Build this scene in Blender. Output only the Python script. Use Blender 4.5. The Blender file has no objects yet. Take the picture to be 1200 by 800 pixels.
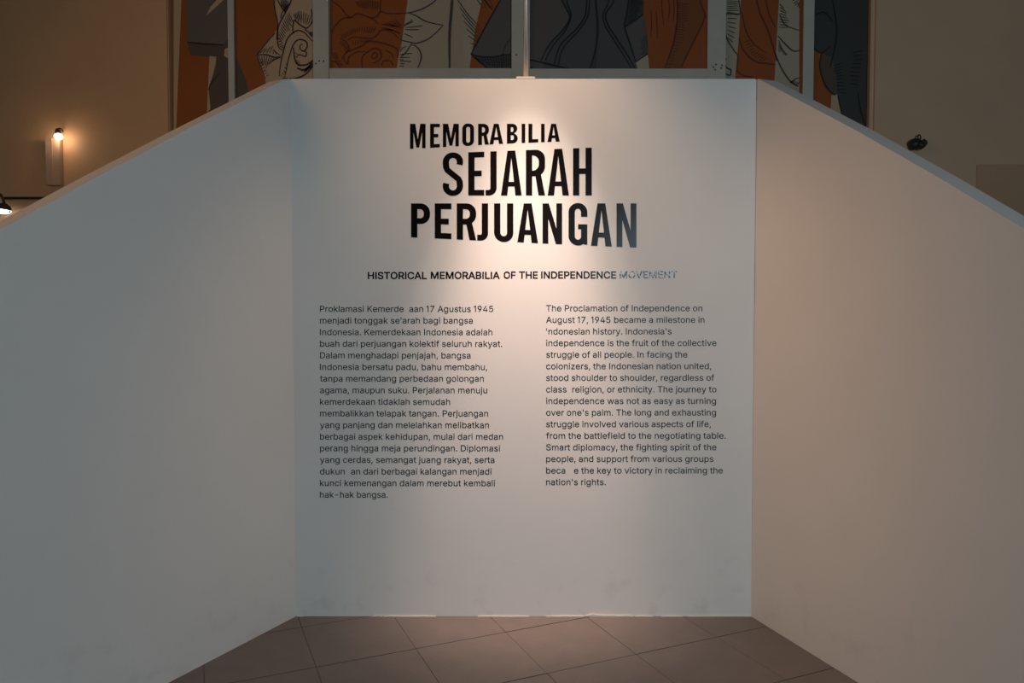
import bpy, bmesh, math, random
from mathutils import Vector
from mathutils.geometry import delaunay_2d_cdt
random.seed(4)
S = bpy.context.scene
C = S.collection
R = math.radians

# ------------------------------------------------------------------ camera
FPX, TILT, EYE = 870.0, R(2.0), 1.5
cam = bpy.data.cameras.new('camera'); cam.lens = FPX / 1200 * 36; cam.sensor_width = 36
camo = bpy.data.objects.new('camera', cam); C.objects.link(camo)
camo.location = (0, 0, EYE); camo.rotation_euler = (math.pi / 2 - TILT, 0, 0)
cam.clip_start = 0.02
S.camera = camo

# ------------------------------------------------------------------ world, lights, exposure
S.view_settings.view_transform = 'Standard'; S.view_settings.look = 'None'
S.view_settings.exposure = 0.0; S.view_settings.gamma = 1.0; S.view_settings.use_curve_mapping = False
w = bpy.data.worlds.new('world'); S.world = w; w.use_nodes = True
w.node_tree.nodes['Background'].inputs[0].default_value = (0.70, 0.66, 0.60, 1)
w.node_tree.nodes['Background'].inputs[1].default_value = 0.02

D = 3.656          # distance of the text panel's face
PT = 2.652         # height of its top edge


def lamp(name, kind, loc, aim, power, col, **k):
    l = bpy.data.lights.new(name, kind); l.energy = power; l.color = col
    for a, v in k.items(): setattr(l, a, v)
    o = bpy.data.objects.new(name, l); C.objects.link(o); o.location = loc
    o.rotation_euler = (Vector(aim) - Vector(loc)).to_track_quat('-Z', 'Y').to_euler()
    return o


# warm picture spotlight above the panel (its housing is built below)
SPOT = (0.068, D - 0.60, 3.60)
AXIS = (0.066, D, 1.02)
lamp('spot_beam', 'SPOT', SPOT, AXIS, 355, (1.0, 0.70, 0.59), spot_size=R(28), spot_blend=1.0, shadow_soft_size=0.03)
lamp('spot_mid', 'SPOT', SPOT, AXIS, 105, (1.0, 0.77, 0.66), spot_size=R(38), spot_blend=1.0, shadow_soft_size=0.03)
lamp('spot_halo', 'SPOT', SPOT, AXIS, 70, (1.0, 0.64, 0.42), spot_size=R(88), spot_blend=1.0, shadow_soft_size=0.03)
lamp('spot_rim', 'SPOT', SPOT, AXIS, 42, (1.0, 0.80, 0.62), spot_size=R(32), spot_blend=0.22, shadow_soft_size=0.02)
# cool daylight from a window behind the viewer, warm hall lamps high on the left
lamp('cool_window', 'AREA', (2.0, -3.4, 2.0), (1.2, 3.6, 1.6), 114, (0.66, 0.875, 1.0), shape='RECTANGLE', size=1.1, size_y=1.8)
lamp('warm_hall', 'AREA', (-3.5, 1.9, 3.9), (1.3, 3.1, 1.4), 24, (1.0, 0.57, 0.30), shape='RECTANGLE', size=1.9, size_y=1.9)
lamp('warm_track_lamp', 'SPOT', (-2.3, 1.9, 3.9), (1.25, 3.45, 1.20), 100, (1.0, 0.56, 0.33), spot_size=R(38), spot_blend=1.0, shadow_soft_size=0.08)


# ------------------------------------------------------------------ helpers
def at(px, py, Y):
    """point of the plane y = Y seen at a pixel of the 1200x800 photograph -> (x, z)"""
    a = (px - 600) / FPX; b = -(py - 400) / FPX
    y = math.cos(TILT) + b * math.sin(TILT); z = -math.sin(TILT) + b * math.cos(TILT)
    return a * Y / y, EYE + z * Y / y


def link(name, me, mat, parent=None):
    o = bpy.data.objects.new(name, me); C.objects.link(o); o.parent = parent
    if mat: me.materials.clear(); me.materials.append(mat)
    return o


def tag(o, label=None, cat=None, group=None, kind=None):
    if label: o['label'] = label
    if cat: o['category'] = cat
    if group: o['group'] = group
    if kind: o['kind'] = kind
    return o


def empty(name, loc=(0, 0, 0)):
    o = bpy.data.objects.new(name, None); C.objects.link(o); o.location = loc
    return o


def bm_obj(name, bm, mat, parent=None, smooth=False):
    bmesh.ops.recalc_face_normals(bm, faces=bm.faces)
    me = bpy.data.meshes.new(name); bm.to_mesh(me); bm.free()
    if smooth:
        for p in me.polygons: p.use_smooth = True
    o = link(name, me, mat, parent)
    if parent is not None: o.matrix_parent_inverse = parent_inv(parent)
    return o


def parent_inv(p):
    from mathutils import Matrix
    off = Vector(p.location); q = p.parent
    while q: off += Vector(q.location); q = q.parent
    return Matrix.Translation(-off)


def box(bm, x0, x1, y0, y1, z0, z1, bev=0):
    t = bmesh.new()
    vs = [t.verts.new((x, y, z)) for x in (x0, x1) for y in (y0, y1) for z in (z0, z1)]
    for f in ((0, 1, 3, 2), (4, 6, 7, 5), (0, 4, 5, 1), (2, 3, 7, 6), (0, 2, 6, 4), (1, 5, 7, 3)):
        t.faces.new([vs[i] for i in f])
    if bev: bmesh.ops.bevel(t, geom=t.edges[:], offset=bev, segments=2, affect='EDGES')
    me = bpy.data.meshes.new('t'); t.to_mesh(me); t.free(); bm.from_mesh(me); bpy.data.meshes.remove(me)


def prism(bm, pts, off):
    """closed solid from a planar polygon pts (3D) pushed by vector off"""
    a = [bm.verts.new(p) for p in pts]; b = [bm.verts.new(Vector(p) + Vector(off)) for p in pts]
    bm.faces.new(a); bm.faces.new(b[::-1]); n = len(a)
    for i in range(n): bm.faces.new((a[i], b[i], b[(i + 1) % n], a[(i + 1) % n]))


def tube(bm, pts, r, n=12, radii=None):
    pts = [Vector(p) for p in pts]; rings = []
    for i, p in enumerate(pts):
        d = (pts[min(i + 1, len(pts) - 1)] - pts[max(i - 1, 0)]).normalized()
        u = d.orthogonal().normalized() if not rings else (pu - d * pu.dot(d)).normalized()
        pu = u; v = d.cross(u); rr = radii[i] if radii else r
        rings.append([bm.verts.new(p + (u * math.cos(t) + v * math.sin(t)) * rr) for t in (2 * math.pi * k / n for k in range(n))])
    for a, b in zip(rings, rings[1:]):
        for k in range(n): bm.faces.new((a[k], a[(k + 1) % n], b[(k + 1) % n], b[k]))
    bm.faces.new(rings[0][::-1]); bm.faces.new(rings[-1])


def fill(name, contours, Y, thick, mat, parent=None):
    """flat shape with holes: contours in (x, z) metres, standing in plane y = Y, back on it, thick towards the viewer"""
    cu = bpy.data.curves.new('t', 'CURVE'); cu.dimensions = '2D'; cu.fill_mode = 'BOTH'; cu.extrude = thick / 2
    for c in contours:
        s = cu.splines.new('POLY'); s.points.add(len(c) - 1)
        for p, q in zip(s.points, c): p.co = (q[0], q[1], 0, 1)
        s.use_cyclic_u = True
    o = bpy.data.objects.new('t', cu); C.objects.link(o)
    dg = bpy.context.evaluated_depsgraph_get(); me = bpy.data.meshes.new_from_object(o.evaluated_get(dg))
    bpy.data.objects.remove(o); bpy.data.curves.remove(cu)
    me.name = name
    for v in me.vertices: x, y, z = v.co; v.co = (x, Y - thick / 2 - z, y)
    ob = link(name, me, mat, parent)
    if parent is not None: ob.matrix_parent_inverse = parent_inv(parent)
    return ob


# ------------------------------------------------------------------ materials
def mat(name, col, rough=0.6, metal=0.0, var=0.0, vscale=3.0, bump=0.0, bscale=60.0, emit=None, estr=0.0, spec=0.5, col2=None):
    m = bpy.data.materials.new(name); m.use_nodes = True; nt = m.node_tree; b = nt.nodes['Principled BSDF']
    b.inputs['Base Color'].default_value = (*col, 1); b.inputs['Roughness'].default_value = rough
    b.inputs['Metallic'].default_value = metal; b.inputs['Specular IOR Level'].default_value = spec
    tc = nt.nodes.new('ShaderNodeTexCoord')
    if var:
        n = nt.nodes.new('ShaderNodeTexNoise'); n.inputs['Scale'].default_value = vscale; n.inputs['Detail'].default_value = 5
        n.inputs['Roughness'].default_value = 0.6
        nt.links.new(tc.outputs['Object'], n.inputs['Vector'])
        mr = nt.nodes.new('ShaderNodeMapRange'); mr.inputs[1].default_value = 0.3; mr.inputs[2].default_value = 0.7
        nt.links.new(n.outputs['Fac'], mr.inputs[0])
        mx = nt.nodes.new('ShaderNodeMix'); mx.data_type = 'RGBA'
        c2 = col2 or tuple(c * (1 - var) for c in col)
        mx.inputs[6].default_value = (*c2, 1); mx.inputs[7].default_value = (*col, 1)
        nt.links.new(mr.outputs[0], mx.inputs[0]); nt.links.new(mx.outputs[2], b.inputs['Base Color'])
    if bump:
        n = nt.nodes.new('ShaderNodeTexNoise'); n.inputs['Scale'].default_value = bscale; n.inputs['Detail'].default_value = 3
        nt.links.new(tc.outputs['Object'], n.inputs['Vector'])
        bp = nt.nodes.new('ShaderNodeBump'); bp.inputs['Strength'].default_value = bump; bp.inputs['Distance'].default_value = 0.004
        nt.links.new(n.outputs['Fac'], bp.inputs['Height']); nt.links.new(bp.outputs[0], b.inputs['Normal'])
    if emit:
        b.inputs['Emission Color'].default_value = (*emit, 1); b.inputs['Emission Strength'].default_value = estr
    return m


def scuffed_paint(name, col):
    """satin wall paint with faint grey smudges near the floor and soft unevenness"""
    m = mat(name, col, rough=0.5, var=0.05, vscale=1.6, bump=0.10, bscale=7, spec=0.35)
    nt = m.node_tree; b = nt.nodes['Principled BSDF']
    src = b.inputs['Base Color'].links[0].from_socket
    g = nt.nodes.new('ShaderNodeNewGeometry'); sep = nt.nodes.new('ShaderNodeSeparateXYZ'); nt.links.new(g.outputs['Position'], sep.inputs[0])
    low = nt.nodes.new('ShaderNodeMapRange'); low.inputs[1].default_value = 0.45; low.inputs[2].default_value = 0.0
    nt.links.new(sep.outputs[2], low.inputs[0])
    n = nt.nodes.new('ShaderNodeTexNoise'); n.inputs['Scale'].default_value = 9; n.inputs['Detail'].default_value = 6
    nt.links.new(g.outputs['Position'], n.inputs['Vector'])
    th = nt.nodes.new('ShaderNodeMapRange'); th.inputs[1].default_value = 0.56; th.inputs[2].default_value = 0.75
    nt.links.new(n.outputs['Fac'], th.inputs[0])
    mu = nt.nodes.new('ShaderNodeMath'); mu.operation = 'MULTIPLY'; nt.links.new(low.outputs[0], mu.inputs[0]); nt.links.new(th.outputs[0], mu.inputs[1])
    mu2 = nt.nodes.new('ShaderNodeMath'); mu2.operation = 'MULTIPLY'; mu2.inputs[1].default_value = 0.22; nt.links.new(mu.outputs[0], mu2.inputs[0])
    mx = nt.nodes.new('ShaderNodeMix'); mx.data_type = 'RGBA'; mx.inputs[7].default_value = (0.30, 0.29, 0.28, 1)
    nt.links.new(src, mx.inputs[6]); nt.links.new(mu2.outputs[0], mx.inputs[0]); nt.links.new(mx.outputs[2], b.inputs['Base Color'])
    return m


def worn_sheen_vinyl(name, col, back, lo, hi, scale):
    m = mat(name, col, rough=0.30, spec=0.30); nt = m.node_tree; b = nt.nodes['Principled BSDF']
    g = nt.nodes.new('ShaderNodeNewGeometry'); n = nt.nodes.new('ShaderNodeTexNoise'); n.inputs['Scale'].default_value = scale; n.inputs['Detail'].default_value = 4
    nt.links.new(g.outputs['Position'], n.inputs['Vector'])
    mr = nt.nodes.new('ShaderNodeMapRange'); mr.inputs[1].default_value = lo; mr.inputs[2].default_value = hi
    nt.links.new(n.outputs['Fac'], mr.inputs[0])
    mx = nt.nodes.new('ShaderNodeMix'); mx.data_type = 'RGBA'; mx.inputs[6].default_value = (*col, 1); mx.inputs[7].default_value = (*back, 1)
    nt.links.new(mr.outputs[0], mx.inputs[0]); nt.links.new(mx.outputs[2], b.inputs['Base Color'])
    return m


WHITE = scuffed_paint('white_wall_paint', (0.78, 0.76, 0.73))
BROWNW = mat('tan_wall_paint', (0.78, 0.45, 0.225), 0.6, var=0.10, vscale=2.0, bump=0.15, bscale=9)
TAUPEW = mat('taupe_wall_paint', (0.72, 0.49, 0.32), 0.6, var=0.08, vscale=2.0, bump=0.15, bscale=9)
BROWNP = mat('brown_wainscot_paint', (0.60, 0.38, 0.23), 0.6, var=0.08, vscale=2.0)
TILE = mat('floor_tile', (0.19, 0.155, 0.136), 0.45, var=0.16, vscale=7.0, bump=0.12, bscale=120)
GROUT = mat('grout', (0.11, 0.092, 0.08), 0.9)
PILM = mat('pilaster_paint', (0.62, 0.40, 0.26), 0.6)
CAULK = mat('white_caulk', (0.75, 0.70, 0.64), 0.7)
VINYL = mat('black_vinyl', (0.006, 0.0045, 0.004), 0.22, spec=0.12)
VINYL2 = mat('black_vinyl_small', (0.008, 0.008, 0.009), 0.40, spec=0.16)
WORN_SHEEN = worn_sheen_vinyl('worn_sheen_vinyl', (0.03, 0.05, 0.09), (0.55, 0.56, 0.60), 0.52, 0.56, 120)  # speckled wear on black letters; the blue cast is a cool reflection painted in
FRAME = mat('grey_frame_paint', (0.60, 0.60, 0.53), 0.5, var=0.1, vscale=6)
METAL = mat('brushed_metal', (0.55, 0.54, 0.52), 0.4, metal=0.6)
DARK = mat('dark_metal', (0.035, 0.028, 0.022), 0.5)
BLACK = mat('black_housing', (0.02, 0.02, 0.02), 0.5)
GLOW = mat('warm_bulb', (1, .9, .8), 0.4, emit=(1.0, 0.80, 0.58), estr=22)
GLOWW = mat('white_bulb', (1, 1, 1), 0.4, emit=(1.0, 0.97, 0.92), estr=6)
ORANGE = mat('orange_print', (0.36, 0.088, 0.008), 0.6, var=0.12, vscale=3)
BROWNO = mat('brown_orange_print', (0.23, 0.075, 0.012), 0.6)
RUST = mat('rust_print', (0.30, 0.06, 0.012), 0.6)
BEIGE = mat('beige_print', (0.56, 0.40, 0.25), 0.6)
PALE = mat('pale_taupe_print', (0.47, 0.41, 0.30), 0.6)
BROWNG = mat('brown_grey_print', (0.150, 0.120, 0.090), 0.6)
BROWND = mat('dark_brown_print', (0.095, 0.072, 0.052), 0.6)
CHAR = mat('charcoal_print', (0.080, 0.080, 0.082), 0.6)
CHARG = mat('grey_print', (0.115, 0.105, 0.10), 0.6)
CHARD = mat('dark_print', (0.050, 0.054, 0.048), 0.6)
INK = mat('ink_print', (0.010, 0.008, 0.009), 0.6)
INKR = mat('ink_on_orange', (0.13, 0.022, 0.008), 0.6)
INKP = mat('purple_ink', (0.06, 0.018, 0.018), 0.6)
INKG = mat('grey_ink', (0.07, 0.06, 0.05), 0.6)
GLYPHS = {
    "'": (206, '78,318 70,509 136,509 128,318'),
    ',': (187, '38,-119 68,71 137,71 84,-119'),
    '-': (453, '337,244 337,188 114,188 114,244'),
    '.': (187, '95,-4 78,-1 63,9 53,24 50,41 53,59 63,73 78,83 95,87 113,83 128,73 138,59 141,41 138,24 128,9 113,-1'),
    '1': (262, '192,509 192,0 128,0 128,448 125,448 22,378 22,447 114,509'),
    '4': (453, '40,105 40,158 247,509 311,509 109,166 109,163 413,163 413,105|282,0 282,121 282,146 282,318 343,318 343,0'),
    '5': (453, '221,-7 199,-6 178,-2 159,3 140,11 123,21 108,32 94,45 83,60 74,76 67,93 62,111 60,130 122,130 124,119 127,108 132,98 138,89 145,80 154,73 163,66 173,60 184,55 196,52 208,51 221,50 236,51 250,54 264,58 276,64 287,72 298,81 307,92 314,104 320,117 324,132 327,146 328,162 327,178 324,193 320,208 314,221 306,233 297,244 286,254 275,262 262,269 248,273 233,276 218,277 205,276 192,275 180,272 167,268 156,264 145,258 136,253 128,246 67,253 96,509 366,509 366,452 151,452 134,301 136,301 145,308 155,314 166,320 178,325 190,329 203,332 216,333 229,334 246,333 263,330 279,326 294,321 308,314 321,306 334,296 345,285 355,273 364,260 372,246 379,231 384,215 388,198 390,181 391,163 390,139 386,116 379,96 369,76 357,58 343,41 327,27 309,15 289,6 268,-1 245,-6'),
    '7': (453, '97,0 323,448 323,452 62,452 62,509 391,509 391,449 165,0'),
    '9': (453, '226,516 249,515 271,510 291,503 310,494 328,482 343,468 357,452 368,434 377,414 384,394 388,371 389,347 388,329 385,310 380,290 373,270 363,248 350,224 334,197 315,168 200,0 130,0 301,248 307,248 299,234 287,221 257,202 238,197 218,195 196,196 174,200 155,206 137,214 121,225 106,237 94,252 83,269 75,287 69,307 65,329 64,352 65,375 69,397 76,417 85,436 96,454 110,469 125,483 143,494 162,503 182,510 203,515|226,460 212,459 198,457 186,452 174,446 163,438 154,430 145,419 138,407 133,394 128,381 126,367 125,352 126,336 128,322 133,308 138,295 145,284 154,273 163,264 174,257 186,251 198,247 212,244 226,243 240,244 254,247 267,251 279,257 290,264 299,273 307,284 314,295 320,308 324,321 326,335 327,350 326,366 324,381 320,394 314,407 307,419 299,430 290,438 279,446 267,452 254,457 241,459'),
    'A': (479, '16,0 201,509 276,509 463,0 395,0 287,302 264,372 232,478 245,478 213,371 191,302 85,0|110,142 110,199 370,199 370,142'),
    'B': (456, '60,0 60,509 241,509 266,508 290,504 310,499 329,491 345,481 359,470 371,456 381,442 388,426 394,410 397,392 398,374 397,358 395,344 392,331 387,320 381,310 373,301 365,293 356,286 347,280 337,275 326,270 315,267 315,262 327,260 339,257 351,252 363,245 374,237 385,227 394,216 402,203 409,189 414,173 417,155 418,136 417,117 414,100 408,83 400,67 390,52 377,39 362,28 344,18 324,10 301,4 276,1 247,0|125,57 245,57 272,58 296,63 315,70 330,80 341,92 349,106 353,120 355,137 354,150 352,162 348,173 342,184 335,194 327,203 317,211 306,218 293,224 280,228 265,230 248,231 125,231|125,285 238,285 252,286 264,288 277,291 288,296 299,302 308,309 316,317 323,326 329,336 333,348 335,359 336,372 335,388 330,404 323,417 313,429 299,439 283,446 263,451 240,452 125,452'),
    'C': (510, '267,-7 235,-5 205,1 176,11 150,25 126,42 104,63 86,87 70,115 57,146 48,179 42,215 40,254 42,293 48,329 57,362 70,393 86,421 104,445 126,466 150,484 176,498 205,508 235,514 267,516 286,515 305,513 323,509 340,504 357,498 373,490 388,482 402,471 415,460 427,447 438,433 448,418 456,402 463,385 469,367 473,348 408,348 405,361 400,373 395,384 389,395 382,404 375,413 366,421 357,428 348,435 338,440 327,445 315,449 304,452 292,454 280,456 267,456 244,454 223,450 203,442 184,432 166,419 150,404 137,385 125,364 116,340 109,314 104,285 103,254 104,223 109,195 116,169 125,145 137,124 151,105 166,89 184,76 203,66 223,59 244,54 267,53 280,53 292,55 304,57 315,60 327,64 338,69 348,74 357,81 366,88 375,96 382,105 389,114 395,125 400,136 405,148 408,160 473,160 469,141 464,124 456,107 448,91 438,76 428,62 416,49 402,38 388,28 373,18 357,11 341,5 323,0 305,-4 286,-6'),
    'D': (502, '219,0 96,0 96,57 215,57 245,58 272,63 296,70 318,81 337,94 354,110 368,128 379,149 388,172 394,198 398,225 399,255 398,285 394,312 388,338 379,361 368,381 354,399 338,415 320,428 299,438 275,446 249,450 221,452 93,452 93,509 225,509 261,507 294,501 325,492 353,478 378,461 399,441 418,418 433,391 446,361 455,329 460,293 462,255 460,217 455,181 446,149 433,119 417,92 398,68 376,48 351,31 322,17 291,8 256,2|125,509 125,0 60,0 60,509'),
    'E': (418, '60,0 60,509 372,509 372,452 125,452 125,286 355,286 355,229 125,229 125,57 375,57 375,0'),
    'F': (410, '60,0 60,509 369,509 369,452 125,452 125,278 346,278 346,221 125,221 125,0'),
    'H': (517, '60,0 60,509 125,509 125,289 392,289 392,509 457,509 457,0 392,0 392,232 125,232 125,0'),
    'I': (190, '62,0 62,509 128,509 128,0'),
    'K': (466, '104,145 104,216 139,261 174,303 212,344 364,509 448,509 231,276 228,276|60,0 60,509 125,509 125,334 124,225 125,193 125,0|372,0 188,259 228,309 449,0'),
    'L': (393, '60,0 60,509 125,509 125,57 361,57 361,0'),
    'M': (628, '60,0 60,509 152,509 310,110 318,110 476,509 568,509 568,0 504,0 504,390 500,390 342,0 286,0 128,390 124,390 124,0'),
    'N': (523, '60,0 60,509 126,509 394,115 399,115 399,509 463,509 463,0 397,0 130,390 125,390 125,0'),
    'O': (533, '267,-7 235,-5 205,1 176,11 150,25 126,42 105,63 86,87 70,115 57,146 48,179 42,215 40,254 42,293 48,329 57,362 70,393 86,421 105,445 126,466 150,484 176,498 205,508 235,514 267,516 299,514 329,508 358,498 384,484 408,466 429,445 448,421 464,393 477,362 486,329 491,293 493,254 491,215 486,179 477,146 464,115 448,87 429,63 408,42 384,25 358,11 329,1 299,-5|267,53 289,54 310,59 330,66 349,76 367,89 383,104 396,123 408,144 418,168 425,194 429,223 430,254 429,286 425,315 418,341 408,365 396,386 383,404 367,420 349,433 330,443 310,450 289,455 267,456 244,455 223,450 203,443 184,433 166,420 151,404 137,385 125,364 116,340 109,314 104,285 103,254 104,223 109,194 116,168 125,144 137,123 151,105 166,89 184,76 203,66 223,59 244,54'),
    'P': (444, '60,0 60,509 235,509 263,508 289,504 312,497 332,487 350,476 366,462 379,447 390,430 398,411 404,391 408,370 409,348 408,325 404,304 398,284 390,265 379,248 366,233 350,219 332,207 312,198 289,191 263,187 235,186 109,186 109,242 233,242 252,243 269,246 284,250 297,256 308,263 318,272 326,283 333,294 338,306 342,320 343,333 344,348 343,363 342,376 338,390 333,402 326,413 318,423 308,432 297,439 283,445 268,449 251,451 232,452 125,452 125,0'),
    'R': (449, '60,0 60,509 236,509 264,508 289,504 312,498 333,489 351,478 367,465 380,450 390,433 398,415 404,395 408,374 409,352 408,330 404,309 398,289 390,271 380,255 367,240 351,228 333,217 312,209 289,203 264,199 236,198 96,198 96,255 234,255 253,256 269,258 284,262 298,267 309,274 319,281 327,290 334,300 339,312 342,324 344,338 345,352 344,367 342,380 339,393 334,405 327,416 319,425 309,433 298,440 284,445 269,449 252,451 233,452 125,452 125,0|353,0 230,229 303,229 428,0'),
    'S': (446, '224,-9 197,-8 172,-4 149,1 128,9 108,19 91,31 76,44 64,60 54,77 46,96 41,115 38,137 104,137 106,123 110,110 116,98 123,88 132,79 142,71 154,64 166,59 180,54 194,51 209,50 224,49 241,50 257,52 272,55 286,60 299,66 310,74 321,82 329,92 336,102 342,114 345,126 346,139 345,151 342,161 338,171 332,179 325,186 316,193 307,199 296,205 245,222 184,239 154,249 128,261 105,274 86,289 71,307 60,326 54,348 52,372 53,393 58,413 65,431 75,448 87,463 102,476 119,488 138,498 158,506 180,512 203,515 227,516 252,515 274,512 296,506 316,498 334,488 351,476 365,463 377,449 387,433 394,415 399,397 401,378 337,378 334,396 327,412 316,425 302,437 285,446 267,453 247,458 225,459 209,458 194,456 180,453 167,448 156,442 145,435 136,427 129,418 123,408 119,398 116,387 115,376 116,363 119,352 124,342 131,334 139,326 148,319 158,313 169,308 212,293 264,279 312,264 359,238 369,229 378,220 387,209 395,198 401,185 405,171 407,156 408,139 407,119 403,99 396,81 386,64 374,48 360,34 343,22 323,11 302,2 278,-4 252,-8'),
    'T': (448, '32,452 32,509 417,509 417,452 257,452 257,0 193,0 193,452'),
    'V': (479, '204,0 16,509 84,509 238,80 243,80 395,509 463,509 278,0'),
    'a': (389, '160,-9 142,-8 126,-5 109,-1 94,5 80,13 68,22 57,32 48,45 40,58 34,74 31,90 30,108 31,124 34,138 38,150 43,161 50,171 58,179 67,187 78,193 125,211 178,220 234,227 252,230 265,235 273,243 276,255 276,257 275,268 274,278 271,288 267,297 256,311 240,322 230,326 220,329 208,330 196,331 183,330 171,329 159,326 149,322 132,313 118,301 100,274 41,291 48,307 57,322 67,335 79,346 91,356 104,364 118,370 133,375 148,379 163,382 178,383 194,384 239,379 251,376 263,372 275,367 286,360 297,352 306,343 315,333 322,320 329,306 333,290 336,272 337,251 337,0 277,0 277,52 272,52 252,25 245,18 236,12 226,6 215,1 203,-3 190,-6 176,-8|170,45 187,46 202,49 215,53 228,59 239,66 248,74 256,83 263,93 268,104 272,115 275,126 276,138 276,190 259,182 231,176 200,171 175,168 134,159 117,150 103,139 95,124 92,105 94,87 102,72 114,60 130,52 139,49 149,47 159,46'),
    'b': (424, '229,-8 212,-7 198,-5 184,-1 172,4 162,10 153,17 145,24 138,31 118,59 112,59 112,0 53,0 53,509 114,509 114,319 118,319 137,346 144,353 152,360 161,367 171,373 183,378 197,382 212,383 229,384 252,383 274,378 294,371 313,361 330,348 345,332 359,314 370,293 379,270 385,245 389,218 390,189 389,160 385,133 379,107 370,84 359,63 345,45 330,29 313,16 294,6 274,-2 252,-6|220,47 237,48 252,52 266,58 279,66 290,76 300,88 309,101 316,117 321,133 325,151 327,169 328,189 327,209 325,227 321,245 316,261 309,276 301,289 291,301 280,311 267,319 253,325 237,329 220,330 203,329 188,326 174,320 161,312 150,302 140,291 132,278 125,263 120,247 116,229 114,209 113,189 114,169 116,149 120,131 125,115 132,100 140,87 151,75 162,65 175,57 188,52 203,48'),
    'c': (395, '207,-8 182,-6 159,-2 137,6 117,16 99,30 82,46 68,64 56,85 46,108 39,133 35,159 34,187 35,216 39,243 46,268 56,291 68,312 82,330 99,346 117,360 137,370 159,378 182,382 207,384 221,384 234,382 247,380 260,377 272,373 284,368 295,362 305,356 315,349 324,340 332,332 340,322 347,312 353,301 358,289 362,277 303,262 290,289 270,311 242,325 207,330 189,329 173,325 158,319 145,310 134,299 124,287 115,274 108,258 103,242 99,224 97,206 96,187 97,169 99,151 103,134 108,117 115,102 124,88 134,76 145,66 158,57 173,51 189,47 207,46 243,52 271,66 292,89 304,117 363,102 359,90 354,78 348,67 341,56 334,46 325,37 316,29 306,21 296,14 285,8 273,3 261,-1 248,-4 235,-6 221,-8'),
    'd': (424, '195,-8 172,-6 151,-2 130,6 111,16 94,29 79,45 66,63 55,84 46,107 39,133 35,160 34,189 35,218 39,245 46,270 55,293 66,314 80,332 95,348 112,361 131,371 151,378 173,383 196,384 212,383 228,382 241,378 253,373 264,367 273,360 280,353 287,346 306,319 311,319 311,509 372,509 372,0 313,0 313,59 307,59 287,31 280,24 272,17 263,10 252,4 241,-1 227,-5 212,-7|205,47 221,48 236,52 250,57 263,65 274,75 284,87 292,100 299,115 305,131 309,149 311,169 312,189 311,209 309,229 305,247 300,263 293,278 284,291 274,302 263,312 250,320 237,326 222,329 205,330 188,329 172,325 158,319 145,311 134,301 124,289 115,276 108,261 103,245 99,227 97,209 96,189 97,169 99,151 103,133 109,117 116,101 124,88 134,76 145,66 158,58 172,52 188,48'),
    'e': (404, '212,-8 185,-6 160,-2 138,6 117,16 98,30 82,46 68,64 56,85 46,108 39,132 35,159 34,187 35,215 39,242 46,267 55,290 67,311 80,329 97,346 115,359 135,370 157,378 180,382 205,384 221,383 236,382 251,379 266,374 280,368 294,360 307,352 319,341 330,329 341,315 350,299 357,282 363,263 367,242 370,219 371,194 371,169 75,169 75,221 338,221 310,202 309,220 307,237 303,254 298,269 291,282 283,294 274,305 263,314 250,321 237,326 222,329 205,330 188,329 173,326 159,321 146,313 135,304 125,294 116,283 109,270 103,256 99,241 97,226 96,211 96,178 97,158 100,139 104,122 110,106 118,92 128,80 139,70 151,61 164,54 179,50 195,47 212,46 223,46 234,48 244,50 254,53 271,61 285,73 297,88 306,105 365,91 360,77 353,63 345,51 335,39 324,28 311,19 298,11 283,4 267,-1 249,-5 231,-7'),
    'f': (253, '228,379 228,327 6,327 6,379|81,0 81,432 82,447 85,461 89,474 96,486 104,496 113,505 124,512 135,519 148,524 161,527 174,529 187,530 222,527 243,521 227,468 215,472 195,474 182,473 171,470 162,466 154,460 149,452 145,443 143,432 142,419 142,0'),
    'g': (425, '207,-151 187,-150 168,-148 150,-145 134,-140 119,-134 105,-127 93,-119 82,-110 73,-101 64,-91 57,-80 51,-69 101,-41 122,-66 136,-78 154,-88 165,-92 178,-95 192,-96 207,-97 229,-96 249,-92 267,-85 282,-75 295,-62 304,-46 309,-28 311,-6 311,68 306,68 287,41 280,34 272,28 263,22 252,16 241,11 227,8 212,6 195,5 172,6 151,10 132,17 113,27 95,39 80,53 66,70 55,90 46,112 39,136 35,163 34,191 35,219 39,246 46,270 55,293 66,314 80,332 95,348 112,361 131,371 152,378 173,383 196,384 213,383 228,382 242,378 253,373 264,367 273,360 281,353 288,346 308,319 313,319 313,379 372,379 372,-9 371,-33 367,-54 360,-73 350,-90 338,-105 324,-117 309,-128 291,-136 272,-143 251,-147 230,-150|205,59 222,60 237,63 251,68 264,75 275,84 285,95 293,107 300,121 305,137 309,154 311,173 312,193 311,213 309,231 305,248 300,264 293,278 285,291 275,303 264,312 251,320 237,326 222,329 205,330 188,329 172,326 158,320 145,312 134,302 124,290 116,277 109,262 103,246 99,230 97,212 96,193 97,173 99,155 103,139 109,123 116,109 124,96 134,85 145,76 158,69 172,63 188,60'),
    'h': (410, '114,227 114,0 53,0 53,509 114,509 114,287 102,287 112,311 124,332 137,349 152,362 169,372 187,379 207,383 227,384 246,383 264,380 280,376 295,369 309,360 321,349 332,336 341,321 348,304 353,285 356,263 357,240 357,0 296,0 296,235 295,256 290,275 283,291 273,304 261,315 246,323 229,327 210,329 197,328 184,326 172,322 161,317 150,310 141,303 133,294 126,283 121,271 117,257 115,243'),
    'i': (166, '53,0 53,379 114,379 114,0|84,443 68,446 54,455 44,468 41,483 44,499 54,512 68,521 84,524 100,521 114,512 123,499 126,483 123,468 114,455 100,446'),
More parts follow.
